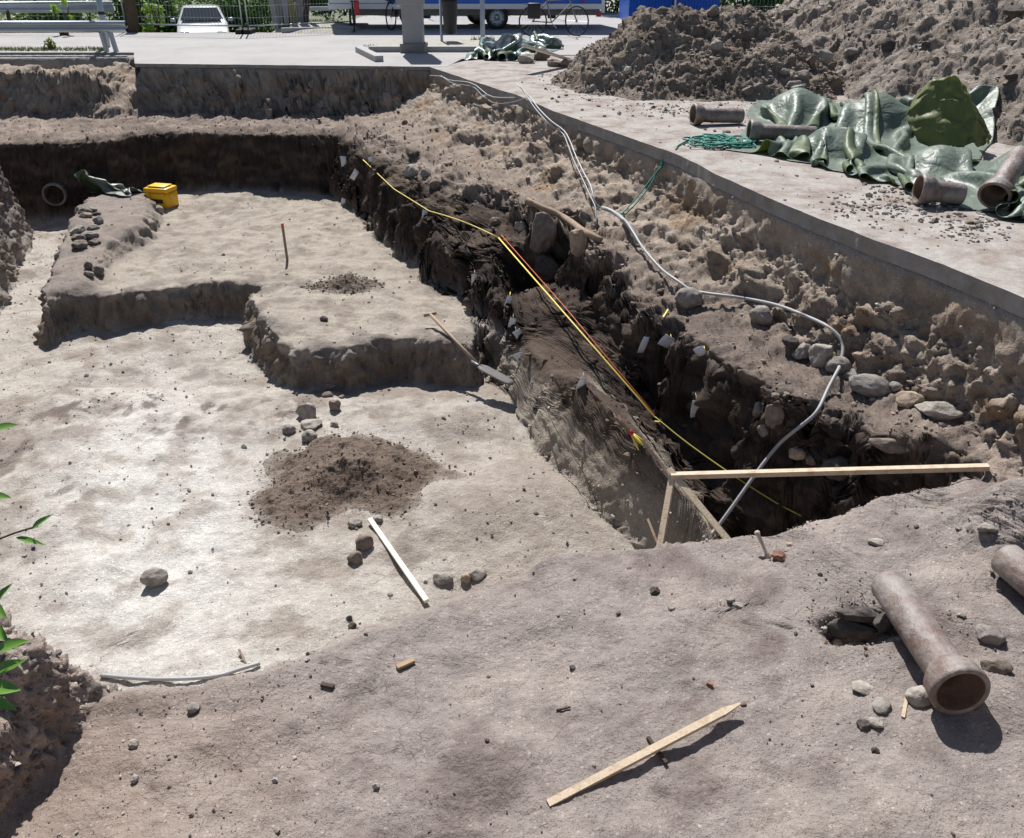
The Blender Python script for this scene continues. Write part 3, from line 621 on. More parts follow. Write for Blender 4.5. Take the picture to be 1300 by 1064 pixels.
wstone(734,312,24,'rusty brown slab at the right side of the cavity','buff',(.5,1.8))['group'] = CV
FS = 'stones on the far shelf'
stone(523,197,10,'left one of two little dark stones high on the far shelf','dark',.4,(.9,.9),FS)
stone(530,199,9,'right one of two little dark stones high on the far shelf','dark',.3,(.8,1.1),FS)
stone(523,221,21,'big pale topped stone on the far shelf','pale',.3,(.8,.8),FS)
stone(541,224,14,'round grey stone right beside the big pale topped one','grey',.2,(.8,1.1),FS)
stone(553,236,20,'rough flat stone below the round grey one on the far shelf','brown',.6,(.8,.6),FS)
stone(460,148,7,'tiny dark stone on the step under the far road edge','dark',.3,(.8,1),FS)
B1 = 'stones heaped on the left baulk'
for a in ((108,270,15,'flat stone at the left back of the upper group on the baulk','brown'),(118,267,14,'rear stone of the upper group on the baulk','grey'),(110,276,18,'front left stone of the upper group on the baulk','brown'),(123,273,10,'small right stone of the upper group on the baulk','dark')):
    stone(*a[:4], a[4], .4, (.8,.5), B1)
stone(125,283,12,'cube shaped stone in front of the upper group on the baulk','grey',.9,(.9,1.0),B1)
for a in ((100,294,20,'pale leftmost slab of the lower group on the baulk','pale'),(118,291,15,'upper right slab of the lower group on the baulk','grey'),(101,304,20,'middle left slab of the lower group on the baulk','brown'),(116,301,18,'bluish slab amid the lower group on the baulk','grey'),(102,313,22,'lowest slab of the lower group on the baulk','brown'),(120,309,16,'right hand slab of the lower group on the baulk','brown')):
    stone(*a[:4], a[4], .5, (.7,.5), B1)
stone(113,350,13,'small square stone in front of the two lumps on the raised floor','grey',.8,(.9,.7),B1)
stone(113,341,10,'upright stone behind the small square one on the raised floor','brown',.4,(.8,1.2),B1)
stone(125,347,18,'rounded brown lump right of the small square stone','brown',.3,(.9,.8),B1)
stone(202,269,11,'white round stone in front of the yellow case','pale',.1,(.9,1.),None)
stone(411,407,11,'single dark stone on the raised floor between the spade and the step','dark',.5,(.8,.8),None)
FC = 'stones behind the dark soil pile'
for a in ((419,491,17,'brick shaped stone at the back of the floor cluster','brown',.9,(.8,.6)),(417,503,16,'flat brown stone just below the brick shaped one','brown',.5,(.8,.5)),
          (390,529,30,'large pointed pale stone of the floor cluster','pale',.9,(.8,.95)),(426,520,18,'upright brown splinter of stone right of the pointed one','brown',.9,(.7,1.3)),
          (396,541,28,'wide whitish stone below the pointed one','pale',.5,(.9,.5)),(424,541,12,'small grey stone right of the wide whitish one','grey',.4,(.8,.7)),
          (367,548,16,'round cobble at the left end of the floor cluster','grey',.1,(.9,.85)),(393,557,20,'round pale cobble lowest in the floor cluster','pale',.1,(.9,.8)),
          (434,505,9,'tiny flat stone right of the flat brown one','brown',.4,(.8,.6))):
    stone(a[0],a[1],a[2],a[3],a[4],a[5],a[6],FC)
stone(388,641,13,'pale pebble on the left flank of the dark soil pile','grey',.2,(.9,.8),None)
stone(450,667,19,'pale round stone at the upper end of the white stick','pale',.3,(.9,.8),'stones along the white stick')
stone(463,693,24,'large brown cobble halfway along the white stick','brown',.2,(.9,.95),'stones along the white stick')
stone(451,711,19,'cobble with a black shadow just below the large brown one','brown',.3,(.9,.9),'stones along the white stick')
stone(480,661,14,'whitish stone touching the top of the white stick','pale',.4,(.9,.8),'stones along the white stick')
stone(562,737,26,'sharp grey stone right of the lower end of the white stick','grey',.9,(.7,.6),None)
stone(592,737,15,'orange brown stone touching a pale one at the rim','buff',.3,(.8,1.),None)
stone(606,731,24,'pale stone right of the orange brown one','pale',.3,(.8,.6),None)
stone(197,741,31,'lone grey stone on the whitest part of the trench floor','grey',.6,(.75,.7),None,sink=.12)
stone(443,786,9,'small dark stone on the floor, upper one of two near the rim','dark',.5,(.8,.8),None)
stone(448,796,12,'small dark stone on the floor, lower one of two near the rim','dark',.5,(.8,.7),None)
NP = 'stones round the near clay pipe'
stone(1166,888,28,'smooth pale pebble left of the mouth of the near pipe','pale',.1,(.85,.8),NP)
stone(1120,897,26,'half buried grey stone left of the smooth pale pebble','grey',.3,(.9,.35),NP)
stone(1094,873,28,'flat white stone flush with the grey soil','pale',.6,(.9,.25),NP)
stone(1096,922,17,'dark stone with a paler one beside it','dark',.7,(.8,.7),NP)
stone(1112,919,17,'pale stone touching the dark one','pale',.3,(.8,.5),NP)
stone(1111,954,10,'little dark stone close to the bottom edge','dark',.5,(.8,.8),NP)
stone(1264,848,32,'smooth brown cobble right of the near pipe','brown',.2,(.75,.5),NP)
stone(1256,810,32,'half sunk grey stone above the smooth brown cobble','grey',.5,(.9,.6),NP)
stone(1252,673,21,'pale cobble lying near the bulge at the right edge','pale',.2,(.7,.6),NP)
stone(1112,690,19,'flat pale stone on the trampled rim above the near pipe','pale',.4,(.8,.4),NP)
stone(937,769,13,'pale fragment, right one of a pair on the rim','pale',.7,(.8,.5),None)
stone(927,763,15,'grey fragment, left one of a pair on the rim','grey',.8,(.6,.5),None)
stone(831,752,13,'dark lump alone on the rim below the pit','dark',.5,(.9,.8),None)
stone(852,772,10,'small whitish chip below the dark lump','pale',.5,(.8,.5),None)
stone(246,900,17,'grey pebble, larger of two at the lower left','grey',.2,(.8,.6),None)
stone(170,947,15,'pale pebble close to the bank at the lower left','pale',.2,(.8,.7),None)
stone(726,848,9,'dark grey chip on the bare rim left of the pale fragments','dark',.6,(.8,.6),None)
HP = 'loose stones on the spoil heaps'
def hstone(px, py, w_, label, kind, ang=.4, asp=(.8,.8), Y_=None):
    best = None
    for VV, FF in BV:
        h_ = VV.ray_cast(Vector((0,0,CH)), Vector(ray(px, py)).normalized())
        if h_[0] and (best is None or h_[3] < best[3]): best = h_
    at_ = best[0] if best else G(px, py)
    return stone(px, py, w_, label, kind, ang, asp, HP, at=at_)
BV = [(BVHTree.FromPolygons(mhV.tolist(), mhF.tolist()), None), (BVHTree.FromPolygons(bhV.tolist(), bhF.tolist()), None)]
hstone(910,61,14,'white round stone in the right half of the brown heap','pale',.1,(.8,.9))
hstone(906,18,17,'angular stone near the top of the brown heap','brown',.7)
hstone(752,115,17,'flat grey stone at the foot of the brown heap','grey',.6,(.8,.6))
hstone(797,93,14,'pale stone low in the middle of the brown heap','pale',.3)
hstone(950,118,16,'brown lump at the right foot of the brown heap','brown',.3)
hstone(1008,112,18,'large grey cobble in the dip between both heaps','grey',.2)
hstone(1020,99,16,'cobble above the large grey one in the dip between both heaps','grey',.2)
hstone(1012,118,18,'pale cobble nearest the tarpaulin in the dip between both heaps','pale',.2)
hstone(996,95,14,'small cobble on the left of the dip between both heaps','grey',.3)
hstone(1045,78,22,'tilted buff slab low on the pale bank','pale',.9,(.6,.9))
hstone(1031,80,16,'darker slab leaning on the tilted buff slab','brown',.8,(.6,.9))
hstone(1080,68,18,'grey stone in the middle of the pale bank','grey',.5,(.7,.5))
hstone(1126,62,22,'dark angular stone casting a long shadow on the pale bank','dark',.8)
hstone(1175,60,12,'small dark stone right of the angular one on the pale bank','dark',.6)
hstone(1000,18,16,'dark stone on the upper left slope of the pale bank','grey',.6,(.7,.5))
hstone(1290,18,26,'dark slab near the upper right corner on the pale bank','dark',.6,(.7,.5))
hstone(1285,100,20,'dark stone at the right edge of the pale bank','dark',.6,(.7,.4))
TS = 'rocks by the small tarpaulin'
stone(669,80,22,'pale flat topped rock in front of the small tarpaulin','pale',.7,(.8,.75),TS)
stone(686,76,24,'dark rock right of the pale one by the small tarpaulin','soil',.5,(.8,.8),TS)
stone(704,84,20,'low brown rock under the plank end','brown',.5,(.8,.7),TS)
stone(721,85,18,'rounded brown rock right of the plank','brown',.4,(.8,.8),TS)

# ================================================================== LOOSE GRAVEL AND CLODS (uncountable)
def scatter(name, pts, nrm, sizes, cols, kind_label, mat_=M['stone'], flat=.65, sub=1, tall=False):
    V, Ff = IC[sub]; n = len(pts); base = V[None]*(1+.28*rng.normal(size=(n, len(V), 1)).clip(-1.4, 1.4))
    sc_ = np.stack([np.ones(n), rng.uniform(.6, 1, n), rng.uniform(.4, .85, n)*flat/.65], 1)*sizes[:,None]
    W = base*sc_[:,None,:]; a = rng.uniform(0, 6.28, n); c_, s_ = np.cos(a)[:,None], np.sin(a)[:,None]
    x_ = W[...,0]*c_-W[...,1]*s_; y_ = W[...,0]*s_+W[...,1]*c_
    W = np.stack([x_, y_, W[...,2]], -1)+pts[:,None]+nrm[:,None]*(sizes*.25)[:,None,None]
    FFs = (Ff[None]+(np.arange(n)*len(V))[:,None,None]).reshape(-1, 3)
    cc = np.repeat(cols, len(V), 0)
    o = link(name, np_mesh(name, W.reshape(-1,3), FFs, False, cc), mat_); o['kind'] = 'stuff'; o['label'] = kind_label; return o
Vt = verts.reshape(NR, NC, 3); Nt = normals(gx, gy, gz)
area = np.zeros((NR, NC)); area[:-1,:-1] = np.linalg.norm(np.cross(Vt[:-1,1:]-Vt[:-1,:-1], Vt[1:,:-1]-Vt[:-1,:-1]), axis=-1)
clus = ss(.0, .6, fbm(gx*1.7, gy*1.7, gz, 3, 201)+.15)
def pick(wt, n):
    p_ = (area*wt).ravel(); p_ /= p_.sum(); i_ = rng.choice(NR*NC, n, p=p_); j_ = Vt.reshape(-1,3)[i_]+rng.normal(size=(n,3))*.004
    return j_, Nt.reshape(-1,3)[i_], i_
def pcols(n, base, var=.35):
    return np.clip(np.array(base)[rng.integers(0, len(base), n)]*rng.uniform(1-var, 1+var, (n,1)), .02, .7)
inframe = (np.abs(gx) < .66*gy+.5)
pc = [(.30,.28,.26), (.22,.2,.18), (.34,.31,.27), (.19,.155,.135), (.15,.12,.10), (.26,.19,.15)]
wt = (zi == 3)*inframe*(.25+clus*1.6+5*(gx > 1.3)*(gy > 2.9)*(gx < 2.6)*clus+2.0*(gx < -.9)*(gy < 3.4))*(gy < 6)
p_, n_, i_ = pick(wt, 6500); sz = .0030*np.exp(rng.normal(size=6500)*.62).clip(.4, 6)
scatter('pebbles', p_, n_, sz, pcols(6500, pc), 'small pebbles and crumbs scattered over the grey trampled rim')
wt = inframe*((zi == 0)*(gz < -.62)*(gz > -.95)*(1.2+2*clus)+(zi == 1)*(gz < -.7)*(gz > -.97)*1.2+(zi == 1)*(gz < -1.0)*.8+(zi == 0)*(gz < -.95)*.7+(zi == 2)*.5+((zi == 0) & (gz > -.62))*.4)
p_, n_, i_ = pick(wt, 9000); sz = .0068*np.exp(rng.normal(size=9000)*.68).clip(.35, 5.0)
cc_ = np.clip(colr.reshape(-1,3)[i_]*rng.uniform(.75, 1.6, (9000,1)), .03, .45)
scatter('rubble', p_, n_, sz, cc_, 'loose crumbs and gravel lodged on the trench walls and ledges')
wt = inframe*((zi == 5)*(.10+1.6*clus*(clus > .3)+1.2*(gx < -3.0)+.9*(gx > -.6)*(gx < 1))+(zi == 6)*(.12+.8*clus))
p_, n_, i_ = pick(wt, 2600); sz = .007*np.exp(rng.normal(size=2600)*.5).clip(.4, 3.5)
cc_ = np.clip(colr.reshape(-1,3)[i_]*rng.uniform(.35, 1.05, (2600,1)), .03, .5)
scatter('crumbs', p_, n_, sz, cc_, 'crumbs of soil scattered over the pale trench floor')
wt = inframe*(zi == 4)*1.0
p_, n_, i_ = pick(wt, 330); sz = .009*np.exp(rng.normal(size=330)*.6).clip(.35, 3.6)
scatter('bank_gravel', p_, n_, sz, pcols(330, pc[:4]+[(.30,.2,.16)]), 'pebbles embedded in the gravelly bank at the lower left')
def onheap(VV, n, s0, label, nm, lo=.0, base=((.25,.2,.165),(.33,.28,.235),(.19,.15,.12),(.15,.12,.1))):
    i_ = rng.choice(len(VV), n); sz = s0*np.exp(rng.normal(size=n)*.65).clip(.35, 4.5)
    return scatter(nm, VV[i_]+rng.normal(size=(n,3))*.01, np.tile([0,0,1.], (n,1)), sz, pcols(n, base), label)
onheap(mhV, 9000, .0095, 'clods and pebbles covering the brown spoil heap', 'clods')
onheap(bhV, 12000, .011, 'clods and pebbles covering the pale spoil bank', 'clods', 0, ((.31,.265,.225),(.38,.34,.3),(.25,.205,.17),(.19,.16,.135)))
s1 = s1V[rng.choice(len(s1V), 1600)]; scatter('clods', s1+rng.normal(size=s1.shape)*[.05,.05,.002], np.tile([0,0,1.], (1600,1)), .005*np.exp(rng.normal(size=1600)*.6).clip(.4, 3.5), pcols(1600, ((.16,.12,.095),(.21,.165,.13),(.13,.1,.08))), 'dark crumbs on and round the soil pile on the trench floor')
s2 = s2V[rng.choice(len(s2V), 700)]; scatter('clods', s2+rng.normal(size=s2.shape)*[.05,.05,.002], np.tile([0,0,1.], (700,1)), .008*np.exp(rng.normal(size=700)*.5).clip(.4, 3), pcols(700, ((.17,.135,.11),(.2,.16,.13),(.12,.095,.08))), 'grey brown crumbs on the small soil pile')
# gravel on the pavement: along the heaps' feet and under the pipes
pp = []; ss_ = []
for (px_, py_, sx, sy, n_) in ((1120,262,70,18,260), (1230,285,60,20,220), (1215,255,40,10,120), (1010,135,60,12,220), (960,165,60,12,120), (860,140,90,8,260), (720,100,40,10,140), (1000,200,160,50,140), (760,120,60,15,120), (1180,240,60,10,160)):
    for _ in range(n_):
        q_ = P(px_+rng.normal()*sx*.6, py_+rng.normal()*sy*.6, 0)
        if q_[0] > edge_x(q_[1])+.05 and 2 < q_[1] < 19: pp.append(q_); ss_.append(.011*math.exp(rng.normal()*.5))
pp = np.array(pp); ss_ = np.array(ss_).clip(.004, .035)
scatter('gravel', pp, np.tile([0,0,1.], (len(pp),1)), ss_, pcols(len(pp), [(.33,.3,.27),(.24,.2,.17),(.38,.35,.31),(.18,.14,.11)]), 'loose gravel spilled over the dusty pavement')
# ================================================================== CLAY PIPES
CP = 'brown glazed clay drain pipes'
def pipe(label, p_bell, p_tail, R=.085, sock=True, ground=None, group=CP):
    """p_bell / p_tail: points on the axis; bell mouth at p_bell"""
    a, b = Vector(p_bell), Vector(p_tail); ax = b-a; L_ = ax.length
    t = thing('clay_pipe', label, 'clay pipe', (a+b)/2-Vector((0,0,R)), group=group)
    s_ = R/.085
    if sock:
        m = MB().lathe(a, ax, [(x_*s_, r_*s_) for x_, r_ in ((.0,.098),(-.006,.106),(-.004,.116),(.006,.122),(.02,.122),(.045,.118),(.085,.113),(.10,.102),(.118,.088),(.13,.083))], 40)
        m.build('socket', M['clay'], t, True)
        m = MB().lathe(a, ax, [(x_*s_, r_*s_) for x_, r_ in ((.0,.098),(.02,.093),(.085,.090),(.09,.066),(.30,.064))], 40); m.f = [f[::-1] for f in m.f]
        m.build('bore', M['clayin'], t, True)
        MB().lathe(a, ax, [(.13*s_, .083*s_), (L_*.5, .084*s_), (L_-.012, .083*s_), (L_, .078*s_), (L_+.001, .066*s_), (L_-.12, .064*s_), (L_*.6, .0635*s_), (.3*s_, .064*s_)], 40).build('barrel', M['clay'], t, True)
    else:
        MB().lathe(a, ax, [(.3, .064*s_), (0.0, .066*s_), (-.002, .074*s_), (.008, .082*s_), (L_*.5, .084*s_), (L_, .084*s_), (L_+.001, .065*s_), (.3, .064*s_)], 40).build('barrel', M['clay'], t, True)
    return t
g1 = G(1212, 905); tl = G(1135, 745+22)
bell = PT(1218, 882, 1); # axis point of the mouth
def on_plane(px, py, z): return Vector(P(px, py, z))
pipe('big muddy clay pipe in the right foreground with its wide mouth towards the camera', on_plane(1220, 879, g1.z+.125), on_plane(1127, 741, g1.z+.10))
pipe('grey dusty clay pipe cut off by the right edge above the big muddy one', on_plane(1276, 708, G(1276,725).z+.085), on_plane(1400, 812, G(1276,725).z+.085), sock=False)
pipe('short clay pipe lying free on the pavement left of the large tarpaulin', on_plane(880, 145.5, .118), on_plane(942, 147, .09))
pipe('clay pipe whose far end disappears under the left edge of the large tarpaulin', on_plane(951, 166.5, .118), on_plane(1035, 171, .09))
pipe('clay pipe poking out from under the front of the large tarpaulin', on_plane(1166, 240, .125), on_plane(1222, 247, .09))
pipe('light brown clay pipe leaning up beside the tarpaulin at the right edge', on_plane(1262, 249, .13), PY(1296, 196, P(1262,249,.13)[1]+.42))
# drain mouth in the dark far wall
gd = G(71, 244)
pipe('drain pipe mouth in the dark earth wall at the far left', Vector((gd[0]+.01, gd[1]-.10, gd[2]-.02)), Vector((gd[0]-.1, gd[1]+.8, gd[2]-.02)), R=.13, group=CP)

# ================================================================== TARPAULINS: cloth relaxed over the ground
def cloth(nx, ny, rest, pos0, iters, floor, lift=None, g_=.004, bend=.4):
    Q = pos0.copy(); prev = Q.copy()
    for it in range(iters):
        vel = (Q-prev)*.92; prev = Q.copy(); Q = Q+vel; Q[...,2] -= g_
        if lift is not None: lift(Q, it)
        for _ in range(6):
            for (s0, s1, L0, kk) in (((slice(None), slice(0,-1)), (slice(None), slice(1,None)), rest, 1.), ((slice(0,-1), slice(None)), (slice(1,None), slice(None)), rest, 1.),
                    ((slice(0,-1), slice(0,-1)), (slice(1,None), slice(1,None)), rest*1.4142, .7), ((slice(0,-1), slice(1,None)), (slice(1,None), slice(0,-1)), rest*1.4142, .7),
                    ((slice(None), slice(0,-2)), (slice(None), slice(2,None)), rest*2, bend), ((slice(0,-2), slice(None)), (slice(2,None), slice(None)), rest*2, bend)):
                A_, B_ = Q[s0], Q[s1]; d_ = B_-A_; l_ = np.linalg.norm(d_, axis=-1, keepdims=True)+1e-9
                c_ = d_*(1-L0/l_)*.5*kk*.5; dQ = np.zeros_like(Q); dQ[s0] += c_; dQ[s1] -= c_; Q = Q+dQ
            fz_ = floor(Q[...,0], Q[...,1]); under = Q[...,2] < fz_; Q[...,2] = np.where(under, fz_, Q[...,2])
            Q[...,0] = np.where(under, prev[...,0]+(Q[...,0]-prev[...,0])*.5, Q[...,0]); Q[...,1] = np.where(under, prev[...,1]+(Q[...,1]-prev[...,1])*.5, Q[...,1])
    return Q
def sheet(name, label, quad, nx, ny, slack, amp, seed, iters, floor, mt, group=None, lift=None, humps=(), cat='tarpaulin', g_=.004, sub=1):
    u, v = np.meshgrid(np.linspace(0, 1, nx), np.linspace(0, 1, ny)); q = [np.array(p[:2]) for p in quad]
    XY = (q[0]*((1-u)*(1-v))[...,None]+q[1]*(u*(1-v))[...,None]+q[2]*(u*v)[...,None]+q[3]*((1-u)*v)[...,None])
    du = np.linalg.norm(XY[:,1:]-XY[:,:-1], axis=-1).mean(); dv = np.linalg.norm(XY[1:]-XY[:-1], axis=-1).mean(); rest = (du+dv)/2*slack
    x_, y_ = XY[...,0], XY[...,1]
    z_ = floor(x_, y_)+.03+amp*(1-np.abs(fbm(x_*1.5, y_*1.5, None, 3, seed))*2.4).clip(0, 1)**1.5
    for (hx, hy, hr, hh) in humps: z_ = z_+hh*np.exp(-((x_-hx)**2+(y_-hy)**2)/hr**2)
    x_ = x_+fbm(x_*3, y_*3, None, 2, seed+4)*.07; y_ = y_+fbm(x_*3, y_*3, None, 2, seed+9)*.07
    Q = cloth(nx, ny, rest, np.stack([x_, y_, z_], -1), iters, floor, lift, g_)
    idx = np.arange(nx*ny).reshape(ny, nx); F_ = np.stack([idx[:-1,:-1], idx[:-1,1:], idx[1:,1:], idx[1:,:-1]], -1).reshape(-1, 4)
    V = Q.reshape(-1, 3); o_ = V.mean(0); o_[2] = 0; o = link(name, np_mesh(name, V-o_, F_, True), mt, None, tuple(o_))
    if sub:
        s_ = o.modifiers.new('smooth', 'SUBSURF'); s_.levels = sub; s_.render_levels = sub
    so = o.modifiers.new('thick', 'SOLIDIFY'); so.thickness = .002; so.offset = 0; so.material_offset = 1; o.data.materials.append(M['under'])
    return attrs(o, label, cat, group)
def fl_pave(x_, y_): return .012+np.maximum(h_big(x_, y_)+.05, 0)
TP = 'green tarpaulins'
def hold(*anchors):                                        # bits of sheet propped on something hard below
    def f(Q, it):
        for (cx, cy, cz, r_, k_) in anchors:
            d_ = np.hypot(Q[...,0]-cx, Q[...,1]-cy); w_ = np.clip(1-d_/r_, 0, 1)
            Q[...,2] = np.where(w_ > 0, np.maximum(Q[...,2], (cz-min(0, cz))*w_**.5 if cz > 0 else cz-(1-w_)*.3), Q[...,2])
    return f
a1, a2, a3, a4 = P(955,197), P(1185,256), P(1245,160), P(985,118)
big_h = [(P(1010,150)[0], P(1010,150)[1], .42, .34), (P(1110,165)[0], P(1110,165)[1], .40, .40), (P(1180,150)[0], P(1180,150)[1], .4, .42), (P(1060,195)[0], P(1060,195)[1], .35, .24), (P(1190,215)[0],P(1190,215)[1],.3,.22)]
sheet('tarpaulin', 'large crumpled shiny green tarpaulin heaped on the pavement', (a1,a2,a3,a4), 80, 68, 1.28, .36, 61, 40, fl_pave, M['tarp'], TP, hold(*[(a,b,c_*1.15,r_,1) for a,b,r_,c_ in big_h]), big_h, sub=2)
b1_, b2_, b3_, b4_ = P(1228,268), P(1360,318), P(1370,225), P(1262,205)
sheet('tarpaulin', 'green tarpaulin cut off by the right edge, draped over the leaning pipe', (b1_,b2_,b3_,b4_), 34, 30, 1.4, .30, 67, 36, fl_pave, M['tarp'], TP, hold((P(1310,235)[0],P(1310,235)[1],.42,.4,1)), [(P(1310,235)[0],P(1310,235)[1],.35,.42)])
c1_, c2_, c3_, c4_ = P(600,78), P(662,79), P(705,60), P(618,56)
def fl0(x_, y_): return np.full(x_.shape, .012)
M['tarp2'] = mat('old_tarp', (.10,.17,.14), .3, col2=(.45,.45,.42), vscale=2.2, vary=.1, backcol=(.22,.25,.08), bumps=[(16,.012,'n')], spec=.8, clamp=(.52,.6))
sheet('tarpaulin', 'small crumpled green and white tarpaulin below the signpost at the brown heap', (c1_,c2_,c3_,c4_), 54, 44, 1.45, .34, 71, 34, fl0, M['tarp2'], TP, hold((P(650,66)[0],P(650,66)[1],.34,.5,1),(P(690,60)[0],P(690,60)[1],.28,.4,1)), [(P(650,66)[0],P(650,66)[1],.5,.35)])
zb = -1.40
d1_, d2_ = G(96,257), G(170,251); d3_, d4_ = d2_+Vector((.05,.34,0)), d1_+Vector((-.05,.34,0)); zt = max(d1_.z, d2_.z)+.05
def fl_b(x_, y_):
    return np.minimum(samp(H, x_, y_), zt)+.03
M['tarp3'] = mat('dusty_tarp', (.13,.15,.13), .4, backcol=(.17,.18,.07), vary=.1, vscale=5, bumps=[(16,.012,'n')], spec=.6)
sheet('tarpaulin', 'small dusty grey green sheet on the far end of the left baulk', (d1_,d2_,d3_,d4_), 46, 20, 1.18, .10, 79, 24, fl_b, M['tarp3'], TP, hold((d1_.x+.28,d1_.y+.20,zt+.15,.32,1),(d2_.x-.05,d2_.y+.18,zt+.17,.16,1)), [(d1_.x+.28,d1_.y+.2,.25,.18)])
# upright curled flap of the big sheet at its back right
u, v = np.meshgrid(np.linspace(0, 1, 34), np.linspace(0, 1, 26)); fb = P(1215,150,.35)
ang_ = -1.25+u*2.5
Rr_ = .56+.05*fbm(u*3, v*3, None, 2, 5)
xx_ = fb[0]+.42*(u-.5)*2*(.75+.25*np.sin(v*3.14))*1.0; yy_ = fb[1]+.30*(u-.5)**2*2-.25+v*.42+.10*np.abs(fbm(u*3, v*3, None, 3, 88)); zz_ = .12+v*.60*(1-.55*(np.abs(u-.42)*2)**2.2)+.06*fbm(u*4, v*4, None, 3, 89)
idx = np.arange(34*26).reshape(26, 34); F_ = np.stack([idx[:-1,:-1], idx[:-1,1:], idx[1:,1:], idx[1:,:-1]], -1).reshape(-1, 4)
V_ = np.stack([xx_, yy_, zz_], -1).reshape(-1, 3); tp = [o for o in COL.objects if o.name == 'tarpaulin'][0]
fo = link('flap', np_mesh('flap', V_-np.array(tp.location), F_, True), M['olive'], tp); fo.modifiers.new('thick', 'SOLIDIFY').thickness = .003
fo['label'] = 'upright curled flap showing its olive underside'
# ================================================================== LINES, HOSES, ROPE
tt = lambda p: (Vector(p)-Vector((0,0,CH))).dot(Vector((0,ct,-st)))
def near(px, py, t_, gap=.03): return Vector(PT(px, py, min(t_, tt(G(px, py))-gap)))
def dense(px, gap, step=5., ends=None):                    # follow the ground closely between read-off points
    pl_ = smooth_path([Vector((a, b, 0)) for a, b in px], 6); q = [pl_[0]]
    for p in pl_[1:]:
        if (p-q[-1]).length >= step: q.append(p)
    q.append(pl_[-1]); t_ = np.array([tt(G(p.x, p.y)) for p in q]); n_ = len(t_)
    mn_ = np.array([t_[max(0,i-2):i+3].min() for i in range(n_)]); av = np.array([mn_[max(0,i-2):i+3].mean() for i in range(n_)]); av = np.minimum(av, t_)
    return [Vector(PT(p.x, p.y, a-gap)) for p, a in zip(q, av)]
def smooth_path(pts, k=8):
    pts = [Vector(p) for p in pts]; out = []
    for i in range(len(pts)-1):
        p0, p1, p2, p3 = pts[max(i-1,0)], pts[i], pts[i+1], pts[min(i+2, len(pts)-1)]
        for j in range(k):
            t = j/k; out.append(.5*((2*p1)+(p2-p0)*t+(2*p0-5*p1+4*p2-p3)*t*t+(3*p1-p0-3*p2+p3)*t**3))
    return out+[pts[-1]]
def gp(lst, lift): return [G(a, b)+Vector((0,0,lift)) for a, b in lst]
def air(pa, pb, px, gap=.035):                                       # points over the void: depth runs evenly between two ends
    ta = (pa-Vector((0,0,CH))).dot(Vector((0,ct,-st))); tb = (pb-Vector((0,0,CH))).dot(Vector((0,ct,-st))); n = len(px)+1
    return [near(a, b, 1/((1/ta)+((1/tb)-(1/ta))*(i+1)/n), gap) for i, (a, b) in enumerate(px)]
top_ = gp([(765,264)], .03)
grd = dense([(788,276),(802,292),(815,313),(838,340),(862,358),(884,370),(940,378),(985,387),(1020,400),(1050,414),(1067,430),(1070,446),(1066,462)], .028)
e0 = near(1065, 468, 99, .16); e1 = near(905, 676, 99, .02)
hang = air(e0, e1, [(1052,492),(1036,524),(1010,546),(990,563),(968,590),(945,622),(925,650)])
t = thing('hose', 'long light grey hose snaking over the ledge and hanging across the dark pit', 'hose', e1)
MB().tube(grd[:-1]+smooth_path([e0]+hang+[e1, G(893, 684)+Vector((0,0,.01))], 5), .0125, 10).build('tube', M['cable'], t, True)
MB().tube(dense([(765,264),(776,268),(788,276),(800,289),(812,309)], .035), .021, 12).build('sleeve', M['cable'], t, True)
TC = 'thin cables hanging down the right wall'
def wire(label, pts, r, m_, lift=.012, group=None, name='cable', cat='cable'):
    o = MB().tube(dense(pts, max(lift, r)+.008), r, 6).build(name, m_, None, True); return attrs(o, label, cat, group)
wire('pale cable from the far slab corner to where the wires cross', [(546,96),(560,97),(572,102),(600,106),(622,122),(648,124),(672,122)], .007, M['whitecable'], group=TC)
wire('grey cable sagging low left of where the wires cross', [(560,96),(575,106),(600,110),(612,121),(628,131),(650,130),(668,124)], .006, M['cable'], group=TC)
wire('white cable coming down the wall to the thick sleeve, right one of the pair', [(656,107),(672,122),(684,138),(700,154),(716,166),(724,180),(731,198),(741,219),(750,236),(756,258),(768,266)], .008, M['whitecable'], group=TC)
wire('grey cable down the wall, left one of the pair, ending in a loose tail', [(660,108),(670,124),(682,141),(698,158),(714,169),(721,184),(729,205),(740,228),(748,246),(756,264),(757,285)], .008, M['cable'], group=TC)
fp_ = smooth_path([Vector((a_, b_, 0)) for a_, b_ in ((128,857),(160,860),(200,862),(245,861),(280,857),(306,849),(330,842))], 6)
tg_ = np.array([tt(G(p.x, p.y)) for p in fp_]); k_ = np.polyfit([p.x for p in fp_], tg_, 2); tl2 = np.polyval(k_, [p.x for p in fp_]); tl2 -= np.percentile(tl2-tg_, 85)+.014; tl2 = np.clip(tl2, tg_-.05, tg_-.008)
o = MB().tube([Vector(PT(p.x, p.y, t_)) for p, t_ in zip(fp_, tl2)], .012, 8).build('cable', M['cable'], None, True); attrs(o, 'grey cable lying on the pale floor at the lower left, cut off by the rim', 'cable')
wire('thin dark root line running along the floor at the foot of the right wall', [(686,500),(694,520),(706,545),(720,568),(735,590),(748,615),(758,640)], .004, M['wood_dark'], lift=.003, name='root', cat='root')
